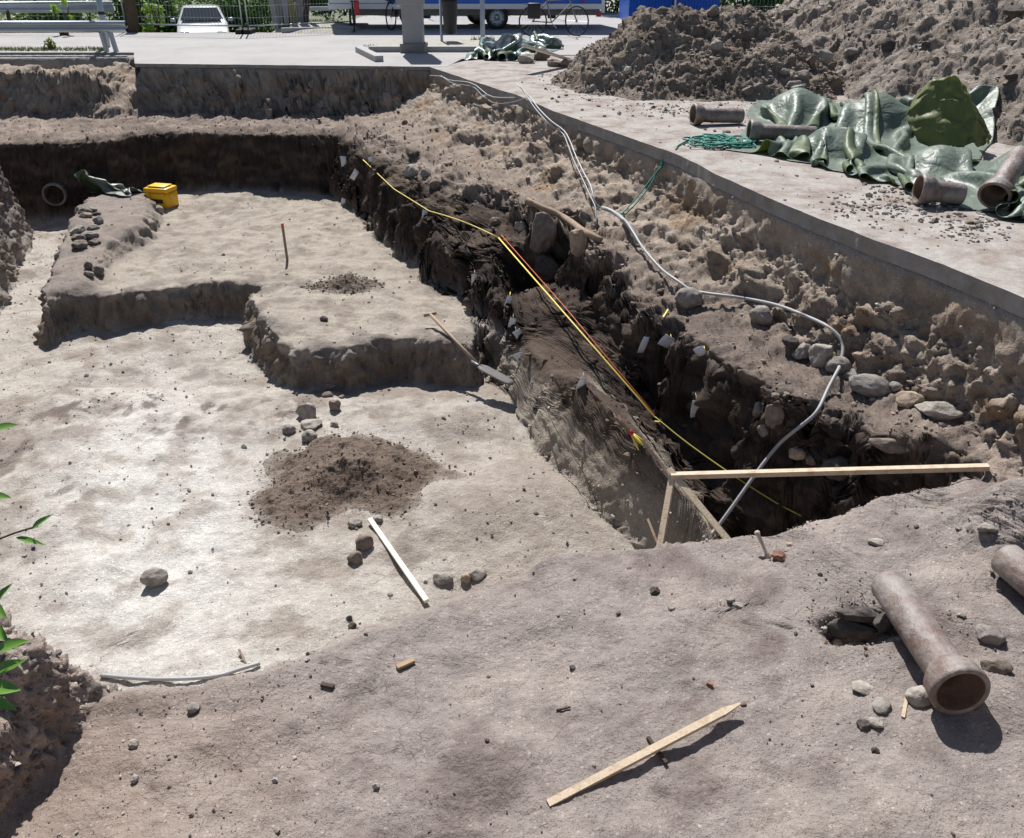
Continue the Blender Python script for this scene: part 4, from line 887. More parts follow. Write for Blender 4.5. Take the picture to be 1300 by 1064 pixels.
# green rope
t = thing('rope', 'bright green rope coiled on the pavement and knotted round the grey hose', 'rope', P(912,186))
kn = near(853, 201, 99, .05)
cc0 = P(914, 184); pts = []
for i in range(150):
    a = i*.47; r_ = .20+.07*math.sin(i*1.7)+.05*math.sin(i*.61); pts.append(Vector((cc0[0]+.05*math.sin(i*.23)+r_*1.15*math.cos(a), cc0[1]+r_*.95*math.sin(a)+.05*math.cos(i*.31), .014+.028*abs(math.sin(i*.83))+.02*(i/150))))
pts += [Vector(P(893,180,.012)), Vector(P(878,178,.012)), Vector(P(862,184,.012)), near(858,190,99,.02), kn]
MB().tube(smooth_path(pts, 4), .0085, 7).build('coil', M['rope'], t, True)
pts = []
k2 = near(837, 214, 99, .05)
for i in range(46):
    f_ = i/45; c_ = kn.lerp(k2, f_); a = i*1.1; r_ = .042*math.sin(math.pi*min(1, f_*1.1+.1)); pts.append(c_+Vector((math.cos(a)*r_, math.sin(a)*r_*.6, math.sin(a)*r_)))
MB().tube(smooth_path(pts, 3), .009, 7).build('knot', M['rope'], t, True)
h0 = Vector(k2); h1 = near(789, 272, 99, .06)
for dx, dz in ((0, 0), (.02, -.03)):
    MB().tube(smooth_path([h0, h0.lerp(h1, .3)+Vector((dx,0,-.01+dz)), h0.lerp(h1, .65)+Vector((dx,0,-.02+dz)), h1+Vector((dx*2,0,0))]), .0065, 7).build('strand', M['rope'], t, True)
m = MB(); ax_ = (G(800,289)-G(776,268)).normalized(); m.lathe(G(789,276)+Vector((0,0,.028)), ax_, [(-.02,.026),(-.012,.031),(0,.027),(.01,.031),(.02,.026)], 14); m.build('loop', M['rope'], t, True)
# marking lines
A0, A1, A2 = G(461, 203)+Vector((0,-.03,.06)), G(633, 302)+Vector((-.05,-.05,.06)), G(824, 522)+Vector((0,0,.02))
p_mid = G(1022, 657)+Vector((0,0,.0))
LN = 'marking lines strung along the right wall'
A0 = near(461,203,99,.08); A1 = near(633,302,99,.08); o = MB().tube([A0]+[near(461+(500-461)*k/4, 203+37*k/4, 99, .07) for k in (1,2,3)]+[near(500+45*k/5, 240+28*k/5, 99, .07) for k in range(5)]+[near(545+88*k/9, 268+34*k/9-3*math.sin(k/9*3.1), 99, .08) for k in range(9)]+[A1], .0065, 6).build('marking_line', M['tape'], None, True); attrs(o, 'yellow marking line from the dark far corner to the bend at the cavity', 'line', LN)
B2 = near(830, 528, tt(G(836, 560))-.12, .05)
for k in range(1, 30):
    f_ = k/30; pp_ = A1.lerp(B2, f_); v_ = pp_-Vector((0,0,CH)); uu_ = v_.dot(Vector((0,ct,-st))); px_ = 650+F*v_.x/uu_; py_ = 487-F*v_.dot(Vector((0,st,ct)))/uu_; d_ = uu_-tt(G(px_, py_))+.04
    if d_ > 0: A1 = Vector(PT(633, 302, tt(A1)-d_)); B2 = Vector(PT(830, 528, tt(B2)-d_))
o = MB().tube([A1, B2], .0075, 6).build('marking_line', M['tape'], None, True); attrs(o, 'bright yellow taut line running from the bend at the cavity down over the pale wall', 'line', LN)
o = MB().tube([A1+Vector((.03,.01,.03)), A1.lerp(B2,.5)+Vector((.03,0,.03)), B2+Vector((.006,0,.012))], .0045, 6).build('marking_line', M['redline'], None, True); attrs(o, 'thin red line close beside the taut yellow one', 'line', LN)
o = MB().tube(smooth_path([B2]+air(B2, p_mid, [(872,562),(930,603),(985,638)])+[p_mid], 6), .005, 6).build('marking_line', mat('olive_line', (.42,.38,.08), .6), None, True); attrs(o, 'olive yellow line crossing the dark pit to the trampled rim', 'line', LN)
# bundle of line ends
gb = near(800, 548, 99, .10); t = thing('line_bundle', 'tied bundle of yellow and red line ends hanging on the pale wall', 'string', gb)
m = MB(); m2 = MB(); m3 = MB()
dwn = (Vector(PT(813, 566, tt(gb)))-Vector(PT(800, 548, tt(gb)))); upv = (Vector(PT(782, 532, tt(gb)))-Vector(PT(800, 548, tt(gb))))
for i in range(9):
    j = Vector([random.uniform(-.02,.02) for _ in range(3)]); m.tube([gb, gb+dwn*.6+j, gb+dwn*random.uniform(.9,1.2)+j*1.5], .0065, 5)
    m2.tube([gb, gb+upv*.6+j*.6, gb+upv*random.uniform(.9,1.25)+j*1.2], .004, 5)
m.build('yellow_ends', M['tape'], t, True); m2.build('brown_ends', M['wood_old'], t, True)
MB().lathe(gb-dwn*.08, dwn, [(0,.012),(.006,.017),(.03,.017),(.036,.012)], 10).build('binding', M['red'], t, True)

# ================================================================== WOOD
def stick(name, label, p0, p1, w_, h_, m_=M['wood'], cat='stick', group=None, roll=0):
    mid = (Vector(p0)+Vector(p1))/2; o = MB().bar(p0, p1, w_, h_, roll).build(name, m_, None, False); bv = o.modifiers.new('b', 'BEVEL'); bv.width = min(w_, h_)*.12; bv.segments = 1
    return attrs(o, label, cat, group)
t = thing('wooden_trestle', 'pale wooden batten frame spanning the dark pit, its rail resting on the right rim', 'trestle', G(840, 684))
ra = G(1254, 597)+Vector((0,0,.02)); tc = tt(G(838, 692)); rb = Vector(PT(852, 604, tc+.26))
MB().bar(rb, ra, .038, .03).build('rail', M['wood'], t)
d1 = (Vector(PT(855, 602, tc+.26)), Vector(PT(838, 694, tc+.16)))
MB().bar(d1[0]+Vector((0,.02,0)), d1[1]+(d1[1]-d1[0])*.25, .036, .022, .3).build('post', M['wood_old'] if False else M['wood'], t)
d2 = (Vector(PT(849, 595, tc+.28)), Vector(PT(926, 688, tt(G(926, 686))+.12)))
MB().bar(d2[0], d2[1]+(d2[1]-d2[0])*.2, .036, .024, .5).build('brace', M['wood'], t)
stick('stick', 'thin grey stake standing in the pit left of the batten post', Vector(PT(822, 659, tc+.35)), Vector(PT(836, 694, tc+.25)), .016, .012, M['wood_old'])
s0 = G(470, 664)+Vector((0,0,.035)); s1_ = G(539, 764)+Vector((0,0,.035)); 
stick('stick', 'straight white batten lying on the pale floor beside cobbles', s0, s1_+(s1_-s0)*.04, .036, .022, mat('white_wood', (.74,.67,.57), .7, vary=.05, vscale=15), roll=.15)
s0 = G(786, 980)+Vector((0,0,.03)); s1_ = G(938, 905)+Vector((0,0,.055)); dd_ = (s1_-s0)
m = MB().bar(s0-dd_*.55, s1_-dd_*.16, .030, .024, .2); n_ = len(m.v); x_, y_, z_ = frame(dd_)
q0 = s1_-dd_*.16; c_, q_ = math.cos(.2), math.sin(.2); XX = x_*c_+y_*q_; YY = y_*c_-x_*q_
m.add([q0-XX*.017-YY*.013, q0+XX*.017-YY*.013, q0+XX*.017+YY*.013, q0-XX*.017+YY*.013, s1_-XX*.004-YY*.004, s1_+XX*.004-YY*.004, s1_+XX*.004+YY*.004, s1_-XX*.004+YY*.004], [(0,1,5,4),(1,2,6,5),(2,3,7,6),(3,0,4,7),(4,5,6,7)])
attrs(m.build('stake', M['wood'], None), 'pointed wooden stake lying on the grey rim at the bottom edge', 'stake')
gs = G(365, 331); t = thing('marker_stake', 'upright wooden stake with an orange red tip on the raised floor', 'stake', gs)
MB().bar(gs+Vector((0,0,-.05)), gs+Vector((-.01,0,.44)), .035, .025).build('shaft', M['wood_old'], t); MB().bar(gs+Vector((-.01,0,.44)), gs+Vector((-.011,0,.49)), .037, .027).build('tip', mat('orange_paint', (.75,.13,.03), .6), t)
WC = 'scraps of wood on the rim'
stick('wood_scrap', 'light brown chip of wood on the rim below the white batten', G(504,850)+Vector((0,0,.012)), G(526,841)+Vector((0,0,.016)), .028, .016, mat('chip_wood', (.36,.25,.15), .8, vary=.15, vscale=30, bump=.004), 'wood scrap', WC)
stick('wood_scrap', 'dark bit of wood left of the light brown chip', G(408,870)+Vector((0,0,.008)), G(424,874)+Vector((0,0,.01)), .022, .014, M['wood_dark'], 'wood scrap', WC)
stick('twig', 'thin brown twig sticking up at the end of the floor cable', G(312,842)+Vector((0,0,.0)), G(304,829)+Vector((0,0,.03)), .012, .010, M['wood_old'], 'twig')
stick('twig', 'thin bent twig on the rim near the left one of the pale fragments', G(706,903)+Vector((0,0,.006)), G(724,900)+Vector((0,0,.012)), .008, .008, M['wood_dark'], 'twig')
stick('twig', 'dry straw coloured splinter beside the smooth pale pebble', G(1146,912)+Vector((0,0,.006)), G(1150,888)+Vector((0,0,.02)), .015, .006, M['wood'], 'twig')
stick('twig', 'reddish splinter on the rim left of the near clay pipe', G(897,868)+Vector((0,0,.006)), G(905,872)+Vector((0,0,.01)), .012, .01, M['brick'], 'twig')
stick('twig', 'dark stick passing under the pointed wooden stake', G(822,938)+Vector((0,0,.01)), G(846,972)+Vector((0,0,.012)), .016, .014, M['wood_dark'], 'twig')
stick('plank', 'grey white plank leaning from the small tarpaulin down to the heap foot', Vector(P(666,58,.42)), Vector(P(730,78,.06)), .16, .03, mat('grey_plank', (.5,.48,.44), .8, vary=.12, vscale=8), 'plank')
hw = G(1092, 800)
for (px_,py_,w_,asp_,rz_,lab) in ((1072,806,66,(.42,.36),-.25,'thick rotten timber end across the front of the small hollow'),(1092,787,60,(.34,.3),.05,'dark timber across the back of the small hollow'),(1120,800,34,(.5,.8),.5,'splintered dark wood under the near pipe')):
    stone(px_, py_, w_, lab, 'dark', .75, asp_, 'rotten timbers in the small hollow', rotz=rz_, name='timber', cat='timber', sink=.1)
stone(1062,817,12,'orange brown pebble in the small hollow','buff',.1,(.9,.8),'stones in the small hollow')
stone(1044,800,12,'whitish pebble on the left lip of the small hollow','pale',.2,(.9,.8),'stones in the small hollow')
# wooden crust edge over the cavity
wire('long brown root along the lip of the cavity in the right wall', [(668,254),(684,262),(704,270),(722,280),(738,292),(752,300),(764,306)], .035, M['wood_old'], lift=.0, name='root', cat='root')
# bone and brick fragment
gb = G(972, 707); t = thing('bone', 'pale long bone standing in the rim of the pit beside a brick fragment', 'bone', gb)
b0, b1b = gb+Vector((.02,-.01,-.005)), Vector(PT(960, 674, (gb-Vector((0,0,CH))).dot(Vector((0,ct,-st)))+.02))
bx_, by_, bz__ = frame(b1b-b0)
L_ = (b1b-b0).length
MB().tube([b0-bz__*.01, b0, b0+bz__*.012, b0+bz__*.04, b0+bz__*L_*.5, b0+bz__*(L_-.03), b0+bz__*(L_-.008), b0+bz__*L_], [.006,.018,.020,.012,.010,.011,.017,.008], 12).build('shaft', M['bone'], t, True)
MB().lathe(b0+Vector((.01,0,-.006)), Vector((1,0,.1)), [(-.022,.002),(-.016,.014),(0,.018),(.014,.014),(.02,.002)], 12).build('joint', M['bone'], t, True)
stone(988,708,21,'red brick fragment right of the pale bone','red',.8,(.8,.6),name='brick_fragment',cat='brick')
stone(1173-170,692,10,'rusty crumb behind the brick fragment','buff',.5,(.8,.6))
for (px_,py_,w_,lab) in ((514,352-194,8,'orange brick fragment on the far shelf'),):
    stone(px_,py_-1,w_,lab,'red',.8,(.8,.8),name='brick_fragment',cat='brick')
# ================================================================== SPADE
g0 = G(608, 462); hb = G(650, 488); t = thing('spade', 'long handled spade leaning on the edge of the raised floor, blade on the pale floor', 'spade', hb)
ta_, tb_ = tt(G(546, 399))-.02, tt(G(612, 474))-.03
for k in range(0, 21):
    f_ = k/20; tl_ = 1/((1/ta_)*(1-f_)+(1/tb_)*f_); d_ = tl_-tt(G(546+f_*63, 399+f_*66))+.03
    if d_ > 0: ta_ -= d_; tb_ -= d_
top = Vector(PT(546, 399, ta_)); neck = Vector(PT(609, 465, tb_))
MB().tube([top, top.lerp(neck, .5), neck], .017, 10).build('shaft', mat('spade_wood', (.30,.22,.15), .6, vary=.1, vscale=14), t, True)
tx = Vector((.13,.02,.02)); MB().tube([top-tx*.5, top+tx*.5], [.018,.018], 10).build('grip', mat('grip_wood', (.33,.25,.19), .6), t, True)
e_ = near(652, 488, tt(G(655, 489))-.03, .03); dl = (e_-neck); ln = dl.length; zx, zy, zz = frame(dl)
side = Vector((0,0,1)).cross(dl).normalized(); upn = dl.normalized().cross(side)*-1
m = MB(); vs = []; rows = 9
for i in range(rows):
    f_ = i/(rows-1); wd_ = .035 if i == 0 else .062*(1-.0*f_)*(1 if f_ < .72 else math.sqrt(max(0, 1-((f_-.72)/.30)**2))) 
    for k in range(7):
        s_ = (k-3)/3; vs.append(neck+dl*f_+side*s_*wd_-upn*(.010*(1-s_*s_))+Vector((0,0,-.0)))
m.add(vs, [(i*7+k, i*7+k+1, (i+1)*7+k+1, (i+1)*7+k) for i in range(rows-1) for k in range(6)])
bl = m.build('blade', mat('worn_steel', (.13,.12,.115), .7, metal=.1, vary=.15, vscale=20), t, True); bl.modifiers.new('s', 'SOLIDIFY').thickness = .004
MB().tube([neck-dl*.25, neck+dl*.15], [.019,.014], 10).build('socket', mat('spade_socket', (.16,.17,.19), .45, metal=.5), t, True)
# ================================================================== YELLOW CASE
gc = G(203, 267); R = Matrix.Rotation(math.radians(-14), 3, 'Z'); t = thing('instrument_case', 'bright yellow plastic case standing open sided on the raised floor by the far wall', 'case', gc)
c_ = gc+Vector((0,.16,0))
MB().bevbox(c_+R@Vector((0,0,.135)), (.40,.30,.25), R, .03).build('body', M['yellow'], t, True)
l_ = MB().bevbox(c_+R@Vector((0,0,.30)), (.405,.305,.07), R, .02).build('lid', M['yellow'], t, True)
MB().bevbox(c_+R@Vector((-.02,-.156,.14)), (.28,.02,.06), R, .006).build('handle', M['black'], t, True)
MB().bevbox(c_+R@Vector((.205,-.02,.20)), (.025,.10,.09), R, .006).build('latch', M['yellow'], t, True)
for sx in (-.13, .13): MB().bevbox(c_+R@Vector((sx,-.165,.235)), (.05,.02,.07), R, .006).build('latch', M['yellow'], t, True)
MB().bevbox(c_+R@Vector((0,0,.352)), (.30,.22,.02), R, .008).build('rib_panel', M['yellow'], t, True)
# ================================================================== FIND TAGS
TG = 'plastic find tags pinned to the earth walls'
def tagp(px, py, w_, h_, label, roll=0., peg=None):
    g_ = G(px, py); g_ = Vector(PT(px, py, tt(g_)-.035)); t = thing('find_tag', label, 'tag', g_, group=TG); s_ = tt(g_)/F; a = w_*s_/2; b = h_*s_/2
    R_ = Matrix.Rotation(roll, 3, 'Y'); vs = []
    for j in range(5):
        for i in range(4):
            u_ = (i/3-.5)*2; v_ = (j/4-.5)*2; vs.append(g_+R_@Vector((u_*a, -.012*math.sin(v_*2.1+u_)-.25*b*v_, v_*b)))
    o = MB().add(vs, [(j*4+i, j*4+i+1, (j+1)*4+i+1, (j+1)*4+i) for j in range(4) for i in range(3)]).build('card', M['tag'], t, True); o.modifiers.new('s','SOLIDIFY').thickness = .0015
    MB().tube([g_+R_@Vector((0,.06,b*1.15)), g_+R_@Vector((0,-.02,b*.92))], .004, 5).build('pin', M['wood_old'] if peg is None else peg, t, True)
for a in ((437,205,9,14,'tag pinned in the dark far corner, left of the yellow line start',.0),(450,222,7,15,'tilted tag just below left of the yellow line start',.6),(471,204,9,6,'tag lying flat right of the yellow line start',1.2),
          (436,256,6,9,'small tag low on the dark wall where the raised floor ends',.3),(539,274,7,16,'tag hanging just under the yellow line at the top of the dark wall',.2),(602,356,7,19,'tag alone on the dark wall above the raised floor',.05),
          (645,384,7,20,'slightly curled tag with an orange pin above the pair of tags',.25),(650,410,8,15,'upper tag of the pair near the spur of the raised floor',.2),(658,424,11,13,'lower tag of the pair near the spur of the raised floor',-.5),
          (660,454,13,12,'crumpled white tag at the tip of the spur',.9),(738,487,8,20,'tag on the pale wall below the taut yellow line',.25),(817,438,8,27,'narrow tag on the brown wall left of the bluish one',.2),
          (847,434,17,18,'bluish tag with a yellow pin at the corner of the dark block',.5),(889,446,13,13,'white tag with a yellow pin on top of the dark block',.9),(884,519,13,30,'large tag in the middle of the dark block',-.05)):
    tagp(*a[:5], a[5], M['tape'] if 'yellow pin' in a[4] or 'orange' in a[4] else None)
stick('peg', 'short yellow peg on the crest left of the dark block', Vector(PT(842, 403, tt(G(842,403))-.03)), Vector(PT(848, 393, tt(G(848,393))-.03)), .012, .010, M['tape'], 'peg')
stick('peg', 'short yellow peg in the dark block below the large tag', Vector(PT(831, 535, tt(G(831,535))-.04)), Vector(PT(840, 536, tt(G(840,536))-.04)), .010, .010, M['tape'], 'peg')
# ================================================================== BACKGROUND: foliage
def leaves(name, c, size, n, ls, m_, parent=None, seed=1, shape=None):
    r_ = np.random.default_rng(seed); c = np.array(c, float); k = max(6, int(n/160))
    cen = r_.normal(size=(k,3)); cen /= np.linalg.norm(cen, axis=1)[:,None]; cen *= r_.uniform(.25, 1, (k,1))**.45
    cl = cen[r_.integers(0, k, n)]+r_.normal(size=(n,3))*.16; cl = np.where(np.linalg.norm(cl, axis=1)[:,None] > 1.12, cl*.8, cl)
    pos = cl*np.array(size)/2; nz_ = r_.normal(size=(n,3)); nz_ /= np.linalg.norm(nz_, axis=1)[:,None]; a = np.cross(nz_, r_.normal(size=(n,3))); a /= np.linalg.norm(a, axis=1)[:,None]; b = np.cross(nz_, a)
    s_ = ls*r_.uniform(.6, 1.35, (n,1)); V = np.stack([pos-a*s_, pos-b*s_*.5+a*s_*.1, pos+a*s_, pos+b*s_*.5+a*s_*.1], 1).reshape(-1,3)
    off = np.array([0,0,size[2]/2]) ; V = V+off
    Fq = np.arange(n*4).reshape(n,4)
    if parent is None: return link(name, np_mesh(name, V, Fq, False), m_, None, tuple(c))
    top = parent
    return link(name, np_mesh(name, V+c-np.array(top['_loc']), Fq, False), m_, parent)
def bush(name, label, cat, c, size, n, ls, m_, seed, group=None):
    t = thing(name, label, cat, c, group=group); leaves('foliage', c, size, n, ls, m_, t, seed); m = MB(); r_ = random.Random(seed)
    for i in range(7):
        b = Vector(c)+Vector((r_.uniform(-.2,.2)*size[0], r_.uniform(-.2,.2)*size[1], -.05)); e_ = Vector(c)+Vector((r_.uniform(-.4,.4)*size[0], r_.uniform(-.4,.4)*size[1], size[2]*r_.uniform(.5,.85)))
        m.tube([b, b.lerp(e_, .5)+Vector((r_.uniform(-.1,.1),0,0)), e_], [.035,.022,.008], 5)
    m.build('stems', M['bark'], t, True); return t
HG = 'bushes behind the site fence'
lab = ['dark bush at the far left behind the two guard rails','dark bush behind the tall guard rail post','dense dark bush between the bright green shrub and the parked car','dark bush behind the parked car','dark bush right of the fence post beside the car','dark bush beneath the trailer drawbar','dark bush behind the cabinet column','dark bush seen under the trailer floor','dark bush seen behind the bicycle','dark bush between trailer end and blue container','dark bush in the gap between both spoil heaps','dark bush right of the gap between the heaps']
for i, (px_, Y_, zb_, sx, lb) in enumerate(((10,28,-1.2,4.4,0),(118,29,-1.3,4.4,1),(196,30.5,-1.35,2.2,2),(262,37,-1.4,6.5,3),(330,31,-1.3,3.4,4),(430,32,-.1,3.6,5),(520,32,-.1,3.6,6),(600,32,-.1,3.6,7),(700,32,-.1,3.8,8),(790,31,-.1,3.4,9),(925,31,-.1,3.9,10),(985,32,-.1,3.6,11))):
    xw = (px_-650)/F*Y_/1.08; bush('bush', lab[lb], 'bush', (xw, Y_, zb_), (sx, 2.4, 3.4), 7500, .075, M['leaf_dark'], 900+i, HG)
bush('shrub', 'bright lime green shrub right of the brown box post by the fence', 'shrub', (-9.0, 23.7, -.5), (.75, .6, 1.45), 700, .06, M['leaf_lime'], 950)
bush('weed', 'leafy weed growing at the foot of the guard rail', 'plant', tuple(P(66,63,0)), (.26,.24,.26), 60, .035, M['leaf_lime'], 951, 'weeds by the guard rail')
bush('weed', 'leafy weed rising behind the guard rail beam', 'plant', tuple(P(84,45,0)), (.5,.4,.85), 120, .06, M['leaf_lime'], 952, 'weeds by the guard rail')
def tuft(label, px0, py0, px1, py1, n, hgt, nm='grass', zz=0):
    V = []; Fq = []
    for i in range(n):
        p = P(random.uniform(px0,px1), random.uniform(py0,py1), zz); h_ = hgt*random.uniform(.4,1); a = random.uniform(0,6.28); dx, dy = math.cos(a)*.009, math.sin(a)*.009; lx_, ly_ = random.gauss(0,.3)*h_, random.gauss(0,.3)*h_
        k = len(V); V += [(p[0]-dx,p[1]-dy,zz-.01),(p[0]+dx,p[1]+dy,zz-.01),(p[0]+lx_,p[1]+ly_,zz+h_)]; Fq.append((k,k+1,k+2))
    o = link(nm, np_mesh(nm, np.array(V), Fq, False), M['grass']); o['kind'] = 'stuff'; o['label'] = label
tuft('strip of dry grass along the road edge behind the left trench wall', -20, 61.5, 135, 65.5, 1500, .07)
tuft('grass growing on the verge mound behind the far kerb', 352, 26, 430, 36, 1300, .10, zz=.05)
tuft('grass at the foot of the signpost', 598, 50, 628, 57, 260, .12)
tuft('thin grass behind the kerb of the island', 462, 58, 600, 60, 300, .06)

# ================================================================== GUARD RAILS, FENCE, POSTS
def guardrail(label, x0, x1, Y_, zc, posts, m_post, yaw=0, hgt=.20, group='guard rails'):
    t = thing('guard_rail', label, 'guard rail', ((x0+x1)/2, Y_, 0), group=group); k = hgt/.31
    prof = [(0,-.155),(-.04,-.135),(-.07,-.10),(-.075,-.075),(-.02,-.03),(-.015,0),(-.02,.03),(-.075,.075),(-.07,.10),(-.04,.135),(0,.155)]
    m = MB(); vs = []
    for x_, dy in ((x0, -yaw), (x1, yaw)):
        for (py_, pz_) in prof: vs.append((x_, Y_+dy+py_*.8, zc+pz_*k))
    n_ = len(prof); m.add(vs, [(i, i+1, n_+i+1, n_+i) for i in range(n_-1)])
    m.build('beam', M['galv'], t, True).modifiers.new('s', 'SOLIDIFY').thickness = .006
    for (xp, lean, top_z) in posts:
        b_ = MB(); b_.bar((xp+lean, Y_+.05, -.1), (xp, Y_+.08, top_z), .012, .10); b_.bar((xp+lean-.045, Y_+.09, -.1), (xp-.045, Y_+.12, top_z), .09, .012); b_.bar((xp+lean+.045, Y_+.0, -.1), (xp+.045, Y_+.03, top_z), .09, .012); b_.build('post', m_post, t)
    return t
px2x = lambda px, Y_: (px-650)/F*Y_/1.075
guardrail('near galvanised guard rail ending left of the box post, above the cut soil edge', px2x(-260,18.5), px2x(163,18.5), 18.45, .475, [(px2x(127,18.5), .08, .52), (px2x(138,18.5), .10, .52), (px2x(-150,18.5), .05, .52)], M['galv'])
guardrail('far guard rail on a brown post behind the near one', px2x(-300,24), px2x(158,24), 23.4, .56, [(px2x(30,24), 0, .5)], M['bark'], .25, .26)
def post(name, label, cat, base, h, r_, m_, extra=None):
    t = thing(name, label, cat, base); MB().lathe(base, (0,0,1), [(-.1,r_),(h,r_),(h+.001,0.0005)], 16).build('tube', m_, t, True)
    if extra: extra(t)
    return t
bp_ = P(137,60,0)
def clamp_(t): MB().lathe(Vector(bp_)+Vector((0,0,.63)), (0,0,1), [(0,.055),(.0,.068),(.06,.068),(.06,.055)], 16).build('clamp', M['black'], t, True)
post('sign_pole', 'tall grey steel pole standing right behind the guard rail end', 'pole', Vector(bp_), 3.0, .058, M['galv'], clamp_)
sp_ = P(613,57,0)
def sgn(t):
    MB().bevbox(Vector(sp_)+Vector((0,-.04,2.5)), (.6,.02,.6), None, .008).build('sign_plate', M['greysteel'], t)
    MB().lathe(Vector(sp_), (0,0,1), [(0,.09),(.03,.085),(.06,.045)], 14).build('foot', M['galv'], t, True)
post('signpost', 'plain grey signpost rising behind the small tarpaulin', 'signpost', Vector(sp_), 3.0, .05, M['galv'], sgn)
bx = thing('box_post', 'weathered brown box shaped post beside the lime green shrub', 'post', Vector(P(171,41,0)))
q_ = Vector(P(171,41,0)); MB().bevbox(q_+Vector((0,0,.42)), (.22,.22,.84), None, .015).build('shaft', M['bark'], bx); MB().bevbox(q_+Vector((0,0,.87)), (.27,.27,.05), None, .015).build('cap', M['greysteel'], bx)
# site fence panels
def fence(label, p0, p1, h=2.0, n=34):
    p0, p1 = Vector(p0), Vector(p1); t = thing('fence_panel', label, 'fence', (p0+p1)/2, group='temporary wire mesh fence panels'); up = Vector((0,0,1)); d = (p1-p0)
    m = MB(); 
    for p in (p0, p1): m.tube([p+up*.02, p+up*h], .02, 8)
    m.tube([p0+up*h, p1+up*h], .02, 8); m.tube([p0+up*.17, p1+up*.17], .017, 8); m.build('frame', M['galv'], t, True)
    w_ = MB()
    for i in range(1, n): a = p0+d*i/n; w_.tube([a+up*.17, a+up*h], .0028, 4, False)
    for z_ in (.35,.62,.9,1.2,1.5,1.8): w_.tube([p0+up*z_, p1+up*z_], .0034, 4, False)
    w_.build('wire_mesh', M['galv'], t)
    for p in (p0+d*.0, p1-d*.0): MB().bevbox(p+Vector((.0,0,.05)), (.24,.6,.12), None, .03).build('foot', M['rubber'], t)
fence('wire mesh fence panel left of the brown box post', P(-70,38,0), P(161,40,0))
fence('wire mesh fence panel right in front of the parked car', P(166,40,0), P(309,42.5,0))
fence('wire mesh fence panel receding to the right of the car beside upright boards', P(316,42.5,0), P(445,36.5,0))
fence('wire mesh fence panel behind the trailer', Vector((-2.6,28.5,0)), Vector((1.2,28.5,0)))
fence('wire mesh fence panel right of the blue container', Vector((5.4,27.5,0)), Vector((9.4,28.0,0)))
for i, (x0_, w_, m_, lb) in enumerate(((333,7,'greysteel','dark grey upright board, leftmost by the fence'),(341,9,'chassis','grey upright board second from the left by the fence'),(350,9,'greysteel','light grey upright board in the middle by the fence'),(359,8,'yb','yellowish upright board by the fence'),(369,10,'chassis','wide grey brown upright board right of the yellowish one'),(381,7,'wood_dark','dark narrow upright board, rightmost by the fence'))):
    m__ = mat('yellow_board', (.30,.24,.10), .8, vary=.15) if m_ == 'yb' else M[m_]; q_ = Vector(P(x0_+w_/2, 39, 0))+Vector((0,.9,-.3)); wd = w_*q_.y/1.08/F
    attrs(MB().bevbox(q_+Vector((0,0,1.1)), (wd,.05,2.2), Matrix.Rotation(.05*(i-2), 3, 'Y'), .008).build('board', m__), lb, 'board', 'boards leaning by the fence')
# verge mound with a kerb
vx = MB(); c0_ = P(400,42,0); vs = []; nx_ = 40; ny_ = 12
for j in range(ny_):
    for i in range(nx_):
        fx_ = i/(nx_-1); fy_ = j/(ny_-1); xx = P(340,41,0)[0]+(P(450,41,0)[0]-P(340,41,0)[0])*fx_; yv = P(340,41,0)[1]-.2+fy_*3.2-.35*math.sin(fx_*2.2); vs.append((xx, yv, -.02+.12*math.sin(math.pi*min(1, fy_*1.1))*math.sin(math.pi*fx_)**.6+.06*(fx_ > .2)*(fy_ > .0)*(fx_ < 1)))
vx.add(vs, [(j*nx_+i, j*nx_+i+1, (j+1)*nx_+i+1, (j+1)*nx_+i) for j in range(ny_-1) for i in range(nx_-1)]); attrs(vx.build('verge', M['gravelbed'], None, True), kind='structure')
def kerb(name, p0, p1, w_=.14, h_=.13):
    p0, p1 = Vector(p0), Vector(p1); n_ = max(1, int((p1-p0).length/1.0)); m = MB()
    for i in range(n_):
        a, b = p0.lerp(p1, i/n_+.006), p0.lerp(p1, (i+1)/n_-.006); d_ = b-a; R = Matrix.Rotation(math.atan2(d_.y, d_.x), 3, 'Z'); m.bevbox((a+b)/2+Vector((0,0,h_/2-.01)), (d_.length, w_, h_), R, .015)
    attrs(m.build(name, M['concrete'], None), kind='structure')
kerb('kerb', P(357,42,0), P(452,40,0)); kerb('kerb', P(456,66,0), P(482,79,0), .16, .12); kerb('kerb', P(468,66,0), P(610,66,0), .16, .12); kerb('kerb', P(436,71,0)+np.array([.5,0,0])*0, P(452,64,0), .16, .12) if False else None
isl = [P(470,65,0)[:2], P(608,65,0)[:2], P(640,57,0)[:2], P(500,56,0)[:2]]
io = prism('traffic_island', [tuple(p) for p in isl], .09, -.02, M['gravelbed'], M['concrete']); attrs(io, kind='structure')
# cabinet column
cb = P(526,66,0); t = thing('column', 'grey steel box column with a wider upper casing on a dark plinth', 'column', Vector(cb)); q_ = Vector(cb)
MB().bevbox(q_+Vector((0,0,.05)), (.52,.5,.26), None, .03).build('plinth', M['chassis'], t)
MB().bevbox(q_+Vector((0,0,.52)), (.40,.38,.9), None, .012).build('shaft', M['greysteel'], t)
MB().bevbox(q_+Vector((-.03,-.01,1.75)), (.52,.46,1.75), None, .015).build('casing', M['greysteel'], t)
MB().bevbox(q_+Vector((-.25,-.02,.86)), (.06,.3,.03), None, .006).build('bracket', M['white'], t)
MB().bevbox(q_+Vector((-.03,-.245,1.75)), (.40,.012,1.5), None, .004).build('door', M['greysteel'], t)
